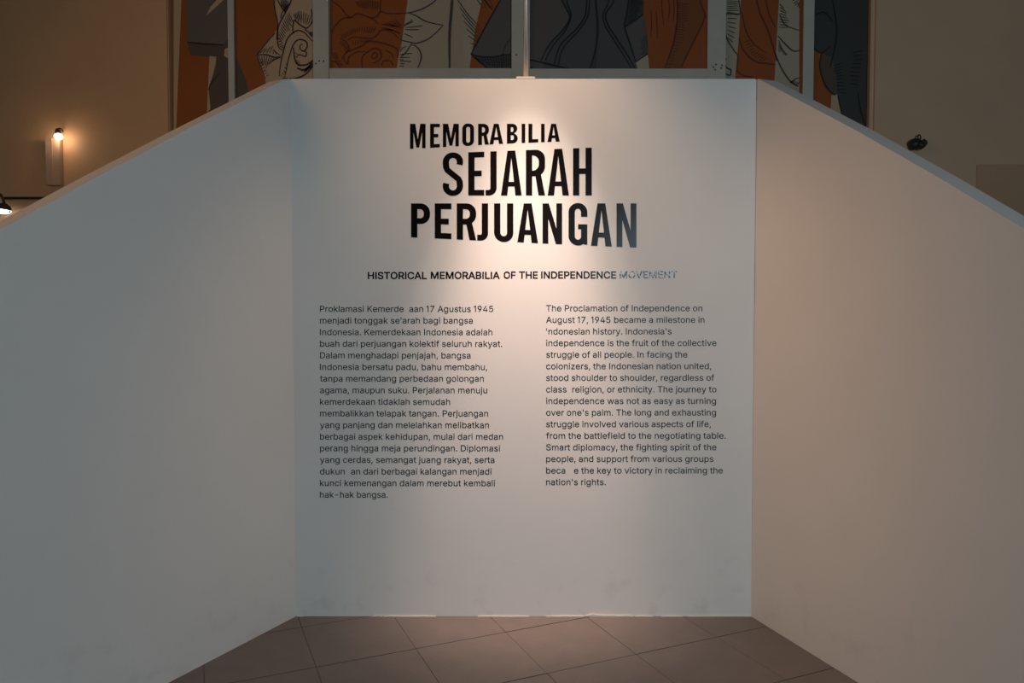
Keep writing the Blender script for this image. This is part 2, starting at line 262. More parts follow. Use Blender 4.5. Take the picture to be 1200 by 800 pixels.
    'j': (166, '53,379 114,379 114,-30 113,-47 111,-62 107,-77 102,-90 95,-102 86,-112 76,-122 65,-129 52,-135 37,-139 21,-142 4,-143 -10,-143 -10,-87 2,-87 14,-86 25,-83 33,-79 40,-72 46,-64 50,-54 52,-42 53,-29|83,443 67,446 53,455 44,468 41,483 44,499 53,512 67,521 83,524 100,521 114,512 123,499 126,483 123,468 114,455 100,446'),
    'k': (380, '110,137 110,212 121,212 284,379 360,379 184,199 177,199|53,0 53,509 114,509 114,0|294,0 148,186 191,229 372,0'),
    'l': (167, '53,0 53,509 114,509 114,0'),
    'm': (609, '53,0 53,379 112,379 112,295 108,295 112,310 118,323 124,335 132,346 141,355 151,363 161,370 172,376 183,381 195,384 207,385 219,386 239,384 257,380 273,372 287,361 299,347 309,332 316,314 321,295 312,295 316,308 322,320 329,332 337,343 347,353 357,361 369,369 381,375 394,380 408,383 422,385 437,386 453,385 468,382 483,378 497,372 510,364 522,354 532,342 541,328 548,313 553,296 556,276 557,255 557,0 496,0 496,254 495,273 490,289 483,303 473,313 461,321 448,326 434,329 419,330 407,329 395,328 384,325 374,320 365,314 358,307 351,299 345,290 341,280 338,270 336,259 335,247 335,0 274,0 274,260 273,275 269,288 262,300 253,311 242,319 229,325 215,329 199,330 189,329 178,328 168,325 158,320 148,314 140,307 132,299 126,289 121,278 117,266 115,253 114,238 114,0'),
    'n': (409, '114,227 114,0 53,0 53,379 112,379 112,287 102,287 112,311 124,332 137,349 152,362 169,372 187,379 207,383 227,384 246,383 264,380 280,376 295,369 309,360 321,349 332,336 341,321 348,304 353,285 356,263 357,240 357,0 296,0 296,235 295,256 290,275 283,291 273,304 261,315 246,323 229,327 210,329 197,328 184,326 172,322 161,317 150,310 141,303 133,294 126,283 121,271 117,257 115,243'),
    'o': (415, '207,-8 182,-6 159,-2 137,6 117,16 99,30 82,46 68,64 56,85 46,108 39,133 35,159 34,187 35,216 39,243 46,268 56,291 68,312 82,330 99,346 117,360 137,370 159,378 182,382 207,384 232,382 256,378 279,370 299,360 317,346 334,330 347,312 359,291 369,268 376,243 380,216 381,187 380,159 376,133 369,108 359,85 347,64 334,46 317,30 299,16 279,6 256,-2 232,-6|207,46 226,47 242,51 257,57 270,66 282,76 292,88 300,102 307,117 312,134 316,151 318,169 319,187 318,206 316,224 312,241 307,258 300,274 292,287 282,299 270,310 257,319 242,325 226,329 207,330 189,329 173,325 158,319 145,310 134,299 124,287 115,274 108,258 103,242 99,224 97,206 96,187 97,169 99,151 103,134 108,117 115,102 124,88 134,76 145,66 158,57 173,51 189,47'),
    'p': (424, '53,-143 53,379 112,379 112,319 118,319 137,346 144,353 152,360 161,367 171,373 183,378 197,382 212,383 229,384 252,383 274,378 294,371 313,361 330,348 345,332 359,314 370,293 379,270 385,245 389,218 390,189 389,160 385,133 379,107 370,84 359,63 345,45 330,29 313,16 294,6 274,-2 252,-6 229,-8 213,-7 198,-5 184,-1 173,4 162,10 153,17 145,24 138,31 118,59 114,59 114,-143|220,47 237,48 252,52 266,58 279,66 290,76 300,88 309,101 316,117 321,133 325,151 327,169 328,189 327,209 325,227 321,245 316,261 309,276 301,289 291,301 280,311 267,319 253,325 237,329 220,330 203,329 188,326 174,320 161,312 150,302 140,291 132,278 125,263 120,247 116,229 114,209 113,189 114,169 116,149 120,131 125,115 132,100 140,87 151,75 162,65 175,57 188,52 203,48'),
    'q': (424, '372,-143 311,-143 311,59 306,59 287,31 280,24 272,17 263,10 252,4 241,-1 227,-5 212,-7 195,-8 172,-6 151,-2 130,6 111,16 94,29 79,45 66,63 55,84 46,107 39,133 35,160 34,189 35,218 39,245 46,270 55,293 66,314 80,332 95,348 112,361 131,371 151,378 173,383 196,384 212,383 228,382 241,378 253,373 264,367 273,360 280,353 287,346 307,319 313,319 313,379 372,379|205,47 221,48 236,52 250,57 263,65 274,75 284,87 292,100 299,115 305,131 309,149 311,169 312,189 311,209 309,229 305,247 300,263 293,278 284,291 274,302 263,312 250,320 237,326 222,329 205,330 188,329 172,325 158,319 145,311 134,301 124,289 115,276 108,261 103,245 99,227 97,209 96,189 97,169 99,151 103,133 109,117 116,101 124,88 134,76 145,66 158,58 172,52 188,48'),
    'r': (259, '53,0 53,379 112,379 112,321 115,321 121,335 130,347 140,357 152,367 166,375 181,380 196,384 213,385 229,384 243,384 243,322 230,324 207,326 194,325 182,323 170,320 159,315 149,309 140,301 133,293 126,284 121,273 117,262 115,250 114,237 114,0'),
    's': (365, '182,-8 163,-7 145,-5 128,-2 112,3 98,10 84,18 72,27 62,38 53,50 46,63 40,78 36,94 94,107 99,92 105,79 114,69 124,60 136,53 150,49 164,46 181,45 200,46 217,49 232,55 244,62 254,71 262,81 266,92 268,103 264,121 254,136 246,142 237,147 225,151 212,155 149,170 125,177 104,186 86,196 72,208 61,222 53,237 49,255 47,274 48,290 52,305 57,319 65,332 75,343 87,354 100,363 115,370 131,376 149,381 167,383 187,384 206,383 223,381 239,377 254,372 267,366 279,358 289,349 299,339 307,328 314,316 320,304 324,290 268,277 264,288 258,298 251,307 243,316 232,323 220,329 204,332 187,333 171,332 156,329 143,324 131,317 121,308 114,299 110,288 109,277 113,258 124,243 133,237 144,232 157,227 172,223 229,209 254,202 275,193 292,183 306,171 317,157 325,142 329,126 331,107 330,90 326,75 320,60 312,47 302,35 290,24 276,14 260,6 242,0 223,-4 203,-7'),
    't': (227, '204,379 204,327 6,327 6,379|65,471 126,471 126,98 128,76 136,61 150,53 170,50 185,51 202,54 213,2 192,-3 168,-4 145,-2 125,2 107,10 92,21 80,35 72,52 67,71 65,93'),
    'u': (410, '182,-5 164,-4 146,-1 130,4 115,11 101,20 89,30 78,44 69,59 62,76 57,95 54,116 53,139 53,379 114,379 114,144 115,123 120,104 127,88 137,75 149,64 164,56 181,52 200,50 213,51 226,53 238,57 249,62 260,69 269,76 276,86 283,97 289,109 293,122 295,137 296,153 296,379 357,379 357,0 298,0 298,92 307,92 297,68 286,47 272,30 257,17 240,7 222,0 203,-4'),
    'v': (389, '163,0 17,379 84,379 165,155 187,87 206,21 184,21 203,87 224,155 305,379 371,379 226,0'),
    'w': (567, '138,0 23,379 87,379 133,214 154,137 175,41 165,41 186,135 206,214 252,379 316,379 362,214 382,136 402,41 391,41 413,135 434,214 480,379 545,379 429,0 368,0 319,172 305,225 291,280 277,338 291,338 277,280 263,225 248,172 199,0'),
    'x': (378, '21,0 171,218 171,171 29,379 100,379 147,306 179,253 207,206 175,206 202,253 233,306 282,379 352,379 209,169 209,214 358,0 287,0 231,85 200,136 173,182 205,182 178,136 148,85 91,0'),
    'y': (389, '47,-139 61,-86 71,-87 88,-90 104,-89 118,-84 130,-74 136,-67 141,-58 146,-48 151,-36 163,-1 17,379 84,379 165,155 187,87 206,21 184,21 202,87 224,155 305,379 371,379 204,-58 198,-72 191,-85 184,-97 177,-107 168,-116 159,-124 149,-130 139,-136 128,-140 116,-143 104,-144 91,-145 65,-143'),
    'z': (380, '42,0 42,46 254,320 254,323 48,323 48,379 333,379 333,331 126,60 126,56 339,56 339,0'),
    ' ': (187, ''),
}
# ------------------------------------------------------------------ the setting
# floor: slab with diagonal tiles as parts, clipped to the lobby between the two wing walls
FL, FR = Vector((-1.078, D)), Vector((1.193, D))
dL = (Vector((-1.405, 2.984)) - FL).normalized(); dR = (Vector((1.416, 2.984)) - FR).normalized()
floor = empty('floor', (0, 0, 0)); tag(floor, kind='structure')
bm = bmesh.new(); box(bm, -6, 6, -4.5, 6.3, -0.15, -0.006); bm_obj('grout_bed', bm, GROUT, floor)


def clip(poly, p, n):
    out = []
    for i, a in enumerate(poly):
        b = poly[(i + 1) % len(poly)]; da = (a - p).dot(n); db = (b - p).dot(n)
        if da >= 0: out.append(a)
        if (da >= 0) != (db >= 0): out.append(a + (b - a) * (da / (da - db)))
    return out


ca, sa = math.cos(R(23.5)), math.sin(R(23.5))
e1, e2 = Vector((ca, sa)), Vector((-sa, ca))
nL = Vector((-dL.y, dL.x)); nR = Vector((dR.y, -dR.x))
if nL.dot(-FL) < 0: nL = -nL
if nR.dot(-FR) < 0: nR = -nR
half = 0.44 / 2 - 0.0010
tile_me = bpy.data.meshes.new('floor_tile')
tb = bmesh.new(); prism(tb, [(e1 * u + e2 * v).to_3d() + Vector((0, 0, -0.006)) for u, v in ((-half, -half), (half, -half), (half, half), (-half, half))], (0, 0, 0.006))
bmesh.ops.recalc_face_normals(tb, faces=tb.faces); tb.to_mesh(tile_me); tb.free(); tile_me.materials.append(TILE)
for i in range(-9, 9):
    for j in range(-12, 3):
        c = e1 * (0.917 + 0.22 + 0.44 * i) + e2 * (3.197 + 0.22 + 0.443 * j)
        q = [c + e1 * u + e2 * v for u, v in ((-half, -half), (half, -half), (half, half), (-half, half))]
        p = clip(clip(clip(q, Vector((0, D - 0.001)), Vector((0, -1))), FL + nL * 0.001, nL), FR + nR * 0.001, nR)
        if len(p) < 3 or c.y < -1.2 or abs(c.x) > 3.0: continue
        if len(p) == 4 and all((a - b).length < 1e-6 for a, b in zip(p, q)):
            o = link('floor_tile', tile_me, None, floor); o.location = (c.x, c.y, random.uniform(-0.0006, 0.0004))
        else:
            if abs(sum(p[k].x * p[(k + 1) % len(p)].y - p[k].y * p[(k + 1) % len(p)].x for k in range(len(p)))) < 0.002: continue
            tb = bmesh.new(); prism(tb, [(v.x, v.y, -0.006) for v in p], (0, 0, 0.006)); bm_obj('floor_tile', tb, TILE, floor)

# centre panel: front parapet of the landing
bm = bmesh.new(); prism(bm, [(-1.080, D, 0), (1.193, D, 0), (1.190, D, PT), (-1.080, D, PT)], (0, 0.12, 0))
bmesh.ops.bevel(bm, geom=[e for e in bm.edges if abs(e.verts[0].co.z - PT) < .001 and abs(e.verts[1].co.z - PT) < .001], offset=0.004, segments=2, affect='EDGES')
panel = bm_obj('wall_front', bm, WHITE); tag(panel, kind='structure')


def wing_hit(P, d, px, py):
    a = (px - 600) / FPX; b = -(py - 400) / FPX
    ry = math.cos(TILT) + b * math.sin(TILT); rz = -math.sin(TILT) + b * math.cos(TILT)
    # P + d t = (a, ry) s
    det = d.x * (-ry) + a * d.y
    t = (-P.x * (-ry) + (-a) * P.y) / det if abs(det) > 1e-9 else 0
    s = (P.y + d.y * t) / ry
    return t, EYE + rz * s


def wing(name, P, d, n, pix):
    top = [(0, PT)] + [wing_hit(P, d, *p) for p in pix]
    (t0, h0), (t1, h1) = top[-2], top[-1]
    sl = (h1 - h0) / (t1 - t0); te = 3.6
    top.append((te, h1 + sl * (te - t1)))
    prof = [(0, 0)] + top + [(te, 0)]
    bm = bmesh.new()
    prism(bm, [(P.x + d.x * t, P.y + d.y * t, h) for t, h in prof], tuple(-n * 0.105) + (0,))
    bmesh.ops.bevel(bm, geom=[e for e in bm.edges if min(e.verts[0].co.z, e.verts[1].co.z) > 0.1 and (e.verts[0].co - e.verts[1].co).normalized().dot(Vector((n.x, n.y, 0))) ** 2 < 0.5], offset=0.003, segments=2, affect='EDGES')
    o = bm_obj(name, bm, WHITE); tag(o, kind='structure')
    print(name, top)
    return o


wing('wall_left', FL, dL, nL, [(334, 92.5), (220, 151), (110, 209), (0, 269)])
wing('wall_right', FR, dR, nR, [(890, 93), (1000, 151), (1100, 208), (1200, 268)])

# landing behind the panel
bm = bmesh.new(); box(bm, -3.4, 3.4, D + 0.121, 5.9, 1.60, 1.75); tag(bm_obj('floor_landing', bm, BROWNW), kind='structure')

# back wall of the stair hall
YM = 6.05
xl = at(203, 75, YM)[0]; xr = at(1020, 75, YM)[0]
bm = bmesh.new(); box(bm, -6.0, 6.0, YM + 0.02, YM + 0.2, -0.006, 5.2)
tag(bm_obj('wall_back', bm, FRAME), kind='structure')
bm = bmesh.new(); box(bm, -6.0, xl - 0.014, YM - 0.045, YM + 0.019, 0, 5.2)
# shallow dado below
box(bm, -6.0, xl - 0.02, YM - 0.051, YM - 0.045, 0, at(0, 196, YM)[1], 0.002)
tag(bm_obj('wall_back_left', bm, BROWNW), kind='structure')
bm = bmesh.new(); box(bm, xr, 6.0, YM - 0.08, YM + 0.019, 0, 5.2)
tag(bm_obj('wall_back_right', bm, TAUPEW), kind='structure')
bm = bmesh.new(); box(bm, at(1141, 0, YM)[0], 6.0, YM - 0.088, YM - 0.0802, 0, at(1150, 195, YM)[1], 0.003)
tag(bm_obj('trim_2', bm, BROWNP), kind='structure')
# jamb strip at the left edge of the mural
bm = bmesh.new(); box(bm, xl - 0.052, xl - 0.019, YM - 0.062, YM - 0.0455, 0, 5.2, 0.003)
tag(bm_obj('trim_1', bm, BROWNW), kind='structure')

# caulk at the foot of the panel, broken into runs
cz = tag(empty('caulk_line', (0, D, 0)), 'thin broken white caulk line where centre panel meets floor', 'caulk')
for a, b, h in ((437, 448, .012), (450, 511, .004), (560, 620, .003), (640, 684, .004), (686, 742, .014), (744, 765, .005), (775, 800, .006), (806, 880, .006), (348, 356, .005)):
    x0 = at(a, 721, D)[0]; x1 = at(b, 721, D)[0]
    bm = bmesh.new(); n = max(3, int((x1 - x0) / .03))
    up = [(x0 + (x1 - x0) * k / n, D - 0.0045, 0.0005 + h * (0.25 + 0.75 * random.random()) * (0.4 if k in (0, n) else 1)) for k in range(n + 1)]
    prism(bm, [(x1, D - 0.0045, 0.0002), (x0, D - 0.0045, 0.0002)] + up, (0, 0.004, 0)); bm_obj('caulk_run', bm, CAULK, cz)

# ------------------------------------------------------------------ mural behind the frame
def spline(P, k=6):
    if len(P) < 3: return P
    out = []
    for i in range(len(P) - 1):
        p0 = P[max(i - 1, 0)]; p1 = P[i]; p2 = P[i + 1]; p3 = P[min(i + 2, len(P) - 1)]
        for j in range(k):
            t = j / k
            out.append(tuple(0.5 * (2 * p1[m] + (p2[m] - p0[m]) * t + (2 * p0[m] - 5 * p1[m] + 4 * p2[m] - p3[m]) * t * t + (3 * p1[m] - p0[m] - 3 * p2[m] + p3[m]) * t ** 3) for m in (0, 1)))
    return out + [P[-1]]


def X(P, ox, oy, s):
    return [(ox + x / s, oy + y / s) for x, y in P]


class Mural:
    def __init__(s, label, x0, x1, yb, back):
        s.x0, s.x1, s.yb = x0, x1, yb
        a, zb = at(x0, yb, YM); b, zt = at(x1, -75, YM)
        s.root = tag(empty('mural', ((a + b) / 2, YM, zb)), label, 'mural', 'printed mural panels above the stair wall')
        bm = bmesh.new(); box(bm, a, b, YM - 0.006, YM + 0.019, zb, zt); bm_obj('backing', bm, back, s.root)
        s.k = 0; s.inks = {}

    def cl(s, p): return (min(max(p[0], s.x0), s.x1), min(max(p[1], -74), s.yb))

    def shape(s, pts, m):
        s.k += 1
        P = [s.cl(p) for p in pts]
        q = [P[i] for i in range(len(P)) if P[i] != P[i - 1]]
        fill('printed_shape', [[at(*p, YM) for p in q]], YM - 0.006, 0.0006 * s.k, m, s.root)

    def line(s, pts, wd=1.2, m=None, smooth=True):
        m = m or INK; P = spline(pts) if smooth else pts
        P = [p for p in P if s.x0 <= p[0] <= s.x1 and -74 <= p[1] <= s.yb]
        if len(P) < 2: return
        bm = s.inks.setdefault(m.name, (bmesh.new(), m))[0]
        n = len(P); L = []
        for i, p in enumerate(P):
            a = P[max(i - 1, 0)]; b = P[min(i + 1, n - 1)]; dx, dy = b[0] - a[0], b[1] - a[1]; l = math.hypot(dx, dy) or 1
            wv = wd * 0.62 * (0.55 + 0.45 * math.sin(math.pi * (i + .5) / n))
            r = []
            for sg in (-1, 1):
                x, z = at(*s.cl((p[0] - sg * dy / l * wv, p[1] + sg * dx / l * wv)), YM); r.append(bm.verts.new((x, YM - 0.0115, z)))
            L.append(r)
        for a, b in zip(L, L[1:]):
            try: bm.faces.new((a[0], a[1], b[1], b[0]))
            except ValueError: pass

    def hatch(s, A, B, n, wd=0.8, m=None, bend=0.0):
        """n strokes from curve A to curve B"""
        def ev(P, t):
            u = t * (len(P) - 1); i = min(int(u), len(P) - 2); f = u - i
            return (P[i][0] + (P[i + 1][0] - P[i][0]) * f, P[i][1] + (P[i + 1][1] - P[i][1]) * f)
        for k in range(n):
            t = k / max(n - 1, 1); a = ev(A, t); b = ev(B, t); f = 0.7 + 0.3 * random.random()
            b = (a[0] + (b[0] - a[0]) * f, a[1] + (b[1] - a[1]) * f)
            c = ((a[0] + b[0]) / 2 + bend, (a[1] + b[1]) / 2)
            s.line([a, c, b], wd, m)

    def done(s):
        for bm, m in s.inks.values():
            tag(bm_obj('ink_drawing', bm, m, s.root), kind='stuff')


# panel 1: sleeve
M = Mural('narrow mural panel left of the frame with dark sleeve on orange', 204, 268, 152, ORANGE)
M.shape([(204, -74), (216, -74), (213, 0), (207, 147), (207, 152), (204, 152)], BEIGE)
M.shape([(214, -74), (218, 0), (220, 49), (263, 52), (268, 45), (268, -74)], BROWNG)
M.shape([(220, 49), (263, 52), (268, 45), (268, 58), (263, 68), (223, 65)], BROWND)
M.shape([(246, 66), (254, 67), (253, 75), (250, 88), (246, 100), (245, 106), (248, 115), (247, 128), (243, 133)], BEIGE)
M.shape([(254, 67), (268, 66), (268, 152), (247, 152), (247, 126), (245, 106), (250, 88), (254, 78)], BROWND)
M.shape([(242, 19), (247, 9), (257, -2), (275, -20), (275, -12), (262, 1), (250, 12)], BEIGE)
M.shape([(264, 58), (268, 56), (268, 69), (263, 66)], BEIGE)
M.line([(220, 50), (240, 52), (263, 53)], 1.2); M.line([(245, 106), (248, 98), (258, 86)], .8)
M.done()
# panel 2: rose
M = Mural('mural panel between two mullions with beige rose drawing on orange', 277, 367.5, 130, ORANGE)
M.shape([(277, 67), (283, 80), (289, 95), (291, 104), (291, 130), (277, 130)], BROWND)
M.shape([(322, -74), (322, 10), (324, 25), (325, 35), (318, 45), (311, 53), (302, 65), (305, 75), (308, 86), (311, 93), (318, 120), (367.5, 120), (367.5, -74)], BEIGE)
Z = lambda P: X(P, 200, 0, 5.333)
for P, wd in (([(655, -120), (650, 0), (655, 70), (668, 130), (672, 190), (670, 260), (680, 300), (700, 318)], 1.3),
              ([(765, -60), (755, 10), (715, 90), (675, 170), (665, 250)], 1.3),
              ([(890, 130), (870, 165), (845, 178), (800, 150), (775, 130), (765, 190), (775, 212)], 1.4),
              ([(680, 480), (690, 400), (705, 330), (735, 240), (790, 195), (835, 205), (860, 230), (890, 262)], 1.3),
              ([(715, 485), (728, 420), (745, 350), (770, 280), (805, 250), (848, 262), (855, 295), (835, 322), (812, 310), (812, 285), (828, 278)], 1.3),
              ([(825, 322), (850, 330), (845, 355), (810, 345), (790, 355)], 1.2),
              ([(770, 300), (778, 370), (800, 408), (845, 408), (870, 395), (890, 378)], 1.6),
              ([(888, 385), (862, 425), (830, 440), (792, 428)], 2.2),
              ([(888, 420), (850, 462), (800, 488), (745, 495), (700, 488)], 1.6),
              ([(548, 345), (600, 345), (650, 360), (690, 358)], 1.4), ([(655, 210), (610, 260), (560, 325), (545, 345), (560, 400), (595, 495)], 1.0),
              ([(660, -20), (690, 40), (718, 80)], 1.1), ([(740, 30), (700, 80), (690, 120)], 1.0),
              ([(880, 60), (888, 110), (885, 150)], 1.2)):
    M.line(Z(P), wd, INKP)
M.hatch(Z([(555, 350), (620, 352), (690, 362)]), Z([(575, 410), (600, 430), (640, 380)]), 9, .7, INKP)
M.hatch(Z([(560, 335), (620, 335), (690, 352)]), Z([(600, 300), (640, 290), (650, 320)]), 7, .7, INKP)
M.hatch(Z([(740, 80), (700, 150), (672, 230)]), Z([(770, 150), (740, 210), (700, 270)]), 12, .7, INKP)
M.hatch(Z([(770, 90), (810, 70), (880, 100)]), Z([(790, 140), (820, 150), (860, 160)]), 10, .7, INKP)
M.hatch(Z([(690, 0), (720, -10), (745, 20)]), Z([(700, 60), (712, 75), (715, 85)]), 7, .8, INKP)
M.hatch(Z([(840, 180), (870, 200), (890, 200)]), Z([(850, 200), (870, 225), (885, 240)]), 7, .8, INKP)
M.hatch(Z([(850, 430), (870, 410), (888, 395)]), Z([(830, 465), (865, 445), (888, 430)]), 8, .9, INKP)
M.hatch(Z([(670, 250), (680, 290), (700, 310)]), Z([(690, 240), (712, 280), (720, 300)]), 6, .7, INKP)
M.hatch(Z([(775, 330), (780, 380), (790, 405)]), Z([(800, 345), (808, 385), (815, 400)]), 5, .7, INKP)
M.hatch(Z([(560, 400), (575, 440), (600, 480)]), Z([(580, 385), (600, 430), (615, 470)]), 6, .6, INKP)
M.hatch(Z([(690, 470), (710, 440), (720, 400)]), Z([(700, 480), (722, 470), (735, 410)]), 5, .7, INKP)
M.done()
# panel 3: rose and jacket hem
M = Mural('wide left mural panel with rose line drawing, pale field and jacket tip', 387, 600, 82, PALE)
M.shape([(387, -74), (484, -74), (478, 0), (474, 28), (470, 56), (466, 82), (387, 82)], ORANGE)
M.shape([(468, 60), (465, 82), (468, 82), (471, 56)], BEIGE)
M.shape([(580, -74), (565, 0), (557, 35), (553, 62), (550, 82), (578, 82), (600, 40), (600, -74)], ORANGE)
M.shape([(600, -20), (587, 0), (570, 30), (552, 64), (565, 76), (573, 82), (600, 82)], CHARG)
M.shape([(552, 64), (563, 67.5), (578, 67), (590, 65), (600, 64.5), (600, 82), (573, 82), (562, 73)], CHARD)
Z = lambda P: X(P, 380, 0, 8.89)
for P, wd in (([(30, -60), (100, 25), (170, 80), (230, 155), (280, 187), (335, 150), (400, 158), (480, 190), (550, 175), (588, 125), (640, 140), (740, 148), (850, 140)], 1.3),
              ([(80, 340), (120, 270), (190, 200), (280, 187)], 1.2), ([(588, 125), (585, 60), (600, -50)], 1.2),
              ([(480, 190), (530, 215), (555, 250)], 1.2),
              ([(245, 425), (290, 395), (370, 395), (490, 405), (550, 370), (590, 322), (650, 320), (720, 350), (780, 410)], 1.3),
              ([(180, 625), (220, 560), (300, 520), (400, 480), (450, 440), (540, 440), (650, 465), (740, 500), (770, 540), (765, 600)], 1.4),
              ([(205, 600), (215, 640), (245, 670), (260, 600), (340, 548), (430, 540)], 1.2),
              ([(400, 730), (395, 610), (440, 555), (520, 508), (580, 528), (596, 590), (560, 642), (500, 662)], 1.3),
              ([(490, 605), (520, 552), (552, 570), (540, 605), (500, 612)], 1.2), ([(600, 690), (620, 640), (690, 640), (720, 690)], 1.2),
              ([(640, 530), (700, 560), (720, 610)], 1.0), ([(170, 400), (230, 440), (265, 500)], 1.0), ([(80, 640), (130, 660), (180, 730)], 1.2)):
    M.line(Z(P), wd, INKR)
for P, wd in (([(850, 140), (880, 138), (980, 115), (1067, 75), (1150, 20), (1200, -60)], 1.2), ([(880, 138), (960, 170), (1067, 230), (1240, 268)], 1.2),
              ([(1240, 268), (1160, 350), (1067, 420), (960, 455), (905, 445), (830, 430), (790, 415)], 1.2),
              ([(910, 470), (960, 488), (1000, 540), (1012, 600), (990, 680), (960, 740)], 1.3), ([(912, 455), (860, 540), (800, 600)], 1.1),
              ([(835, 275), (930, 228)], .9), ([(850, 292), (960, 282), (1030, 272)], .9), ([(840, 312), (930, 315), (990, 312)], .9), ([(835, 262), (890, 235), (920, 205)], .9),
              ([(835, 355), (880, 375), (925, 395)], .9), ([(790, 575), (850, 565), (915, 562)], .9), ([(792, 605), (890, 602)], .9),
              ([(792, 640), (905, 645)], .9), ([(790, 665), (840, 670)], .9), ([(790, 625), (830, 628)], .9), ([(785, 690), (830, 692)], .9), ([(790, 545), (820, 505), (855, 490)], .9)):
    M.line(Z(P), wd, INKG)
M.hatch(Z([(180, 360), (330, 290), (540, 280)]), Z([(210, 420), (335, 345), (500, 365)]), 16, .7, INKR)
M.hatch(Z([(330, 20), (450, 0), (560, 20)]), Z([(360, 80), (440, 110), (560, 120)]), 13, .7, INKR)
M.hatch(Z([(80, 560), (110, 640), (170, 690)]), Z([(140, 560), (170, 620), (210, 680)]), 9, .7, INKR)
M.hatch(Z([(150, 450), (200, 500), (230, 560)]), Z([(210, 420), (250, 470), (290, 510)]), 8, .7, INKR)
M.hatch(Z([(590, 260), (650, 240), (740, 210)]), Z([(800, 290), (810, 300), (820, 285)]), 7, .7, INKR)
M.hatch(Z([(600, 295), (650, 300), (700, 310)]), Z([(780, 340), (790, 350), (800, 360)]), 5, .7, INKR)
M.hatch(Z([(300, 430), (400, 420), (500, 420)]), Z([(300, 480), (390, 460), (450, 435)]), 8, .6, INKR)
M.line([(534, -74), (530, 0), (527, 40), (527, 81)], 2.6, INKG)
M.line([(587, 0), (570, 30), (552, 64)], 1.5); M.line([(552, 64), (562, 73), (573, 82)], 1.5)
M.line([(600, -20), (587, 0)], 1.5); M.line([(552, 64), (565, 67), (580, 67), (590, 65), (600, 64)], 1.5)
M.hatch([(557, 67), (580, 68), (599, 65)], [(563, 74), (582, 82), (599, 82)], 14, .8)
for k in range(7): M.line([(536 + k * 2.6, 0 + k * 8.5), (549 + k * 1.8, 18 + k * 6.2), (562 - k * .4, 32 + k * 4)], .9, INKG)
for k in range(4): M.line([(540 + k * 6, -30), (556 + k * 5, -5), (566 + k * 4, 10)], .9, INKG)
M.line([(567, 0), (577, 12)], .9); M.line([(598, 45), (590, 60), (588, 82)], 1.2, CHARD)
M.done()
# panel 4: jacket
M = Mural('wide right mural panel with charcoal jacket drawing and orange side', 620, 829, 82, CHAR)
Z = lambda P: X(P, 620, 0, 5)
M.shape(Z([(-5, -370), (160, -370), (190, 0), (240, 110), (190, 180), (120, 260), (75, 412), (-5, 412)]), CHARG)
M.shape(Z([(575, -370), (585, 0), (565, 155), (620, 120), (668, 85), (680, -370)]), CHARD)
M.shape(Z([(562, 165), (670, 85), (695, 320), (625, 365), (590, 270)]), CHARG)
M.shape(Z([(625, 368), (695, 318), (705, 415), (636, 415)]), PALE)
M.shape(Z([(665, -370), (670, 100), (690, 210), (695, 320), (703, 415), (1050, 415), (1050, -370)]), ORANGE)
M.shape(Z([(860, -370), (870, 90), (850, 230), (795, 415), (890, 415), (960, 260), (1025, 90), (1000, -370)]), BROWNO)
for P, wd in (([(180, -60), (190, 0), (215, 50), (238, 108), (195, 180), (120, 262), (68, 358)], 1.5),
              ([(215, -60), (222, 20), (245, 100), (205, 190), (140, 270), (92, 358)], 1.3),
              ([(340, -60), (335, 40), (325, 100), (275, 175), (195, 250), (165, 310), (148, 390)], 1.5),
              ([(355, -60), (352, 40), (340, 105), (292, 180), (215, 262), (185, 320), (170, 392)], 1.3),
              ([(0, 352), (60, 365), (130, 382), (200, 398), (260, 414)], 1.8),
              ([(392, -200), (390, 0), (400, 130), (398, 230), (380, 330), (350, 414)], 1.8), ([(396, 230), (395, 414)], 1.3),
              ([(515, -60), (490, 20), (448, 85), (462, 150), (520, 240), (575, 325), (625, 414)], 1.6),
              ([(480, -60), (462, 20), (432, 90), (448, 160), (505, 250), (555, 330), (605, 412)], 1.3),
              ([(590, -60), (572, 80), (560, 160), (592, 262), (622, 360)], 1.5),
              ([(562, 162), (620, 122), (670, 85)], 1.4), ([(622, 365), (695, 318)], 1.2), ([(0, 410), (20, 395)], 1.5)):
    M.line(Z(P), wd)
M.shape(Z([(350, 415), (378, 340), (394, 290), (393, 415)]), CHARD)
M.hatch(Z([(590, 0), (585, 60), (575, 140)]), Z([(665, -30), (668, 30), (640, 100)]), 12, .9)
M.hatch(Z([(690, 210), (695, 260), (695, 310)]), Z([(650, 230), (645, 285), (655, 325)]), 11, .45)
for P, wd in (([(862, -100), (868, 90), (850, 230), (820, 330), (790, 414)], 1.6), ([(1000, -60), (1002, 20), (1028, 90), (1005, 160), (955, 262), (905, 365), (885, 414)], 1.5),
              ([(712, 60), (716, 140), (712, 210)], .9), ([(742, 70), (748, 150), (752, 235)], .9), ([(775, 0), (778, 70), (788, 150)], .9), ([(815, -30), (820, 60), (815, 120)], .9), ([(842, -30), (848, 60), (842, 130)], .9)):
    M.line(Z(P), wd, INKR)
M.hatch(Z([(862, 20), (865, 120), (848, 240), (805, 400)]), Z([(940, 30), (930, 130), (900, 250), (840, 395)]), 26, .6, INKR, .6)
M.done()
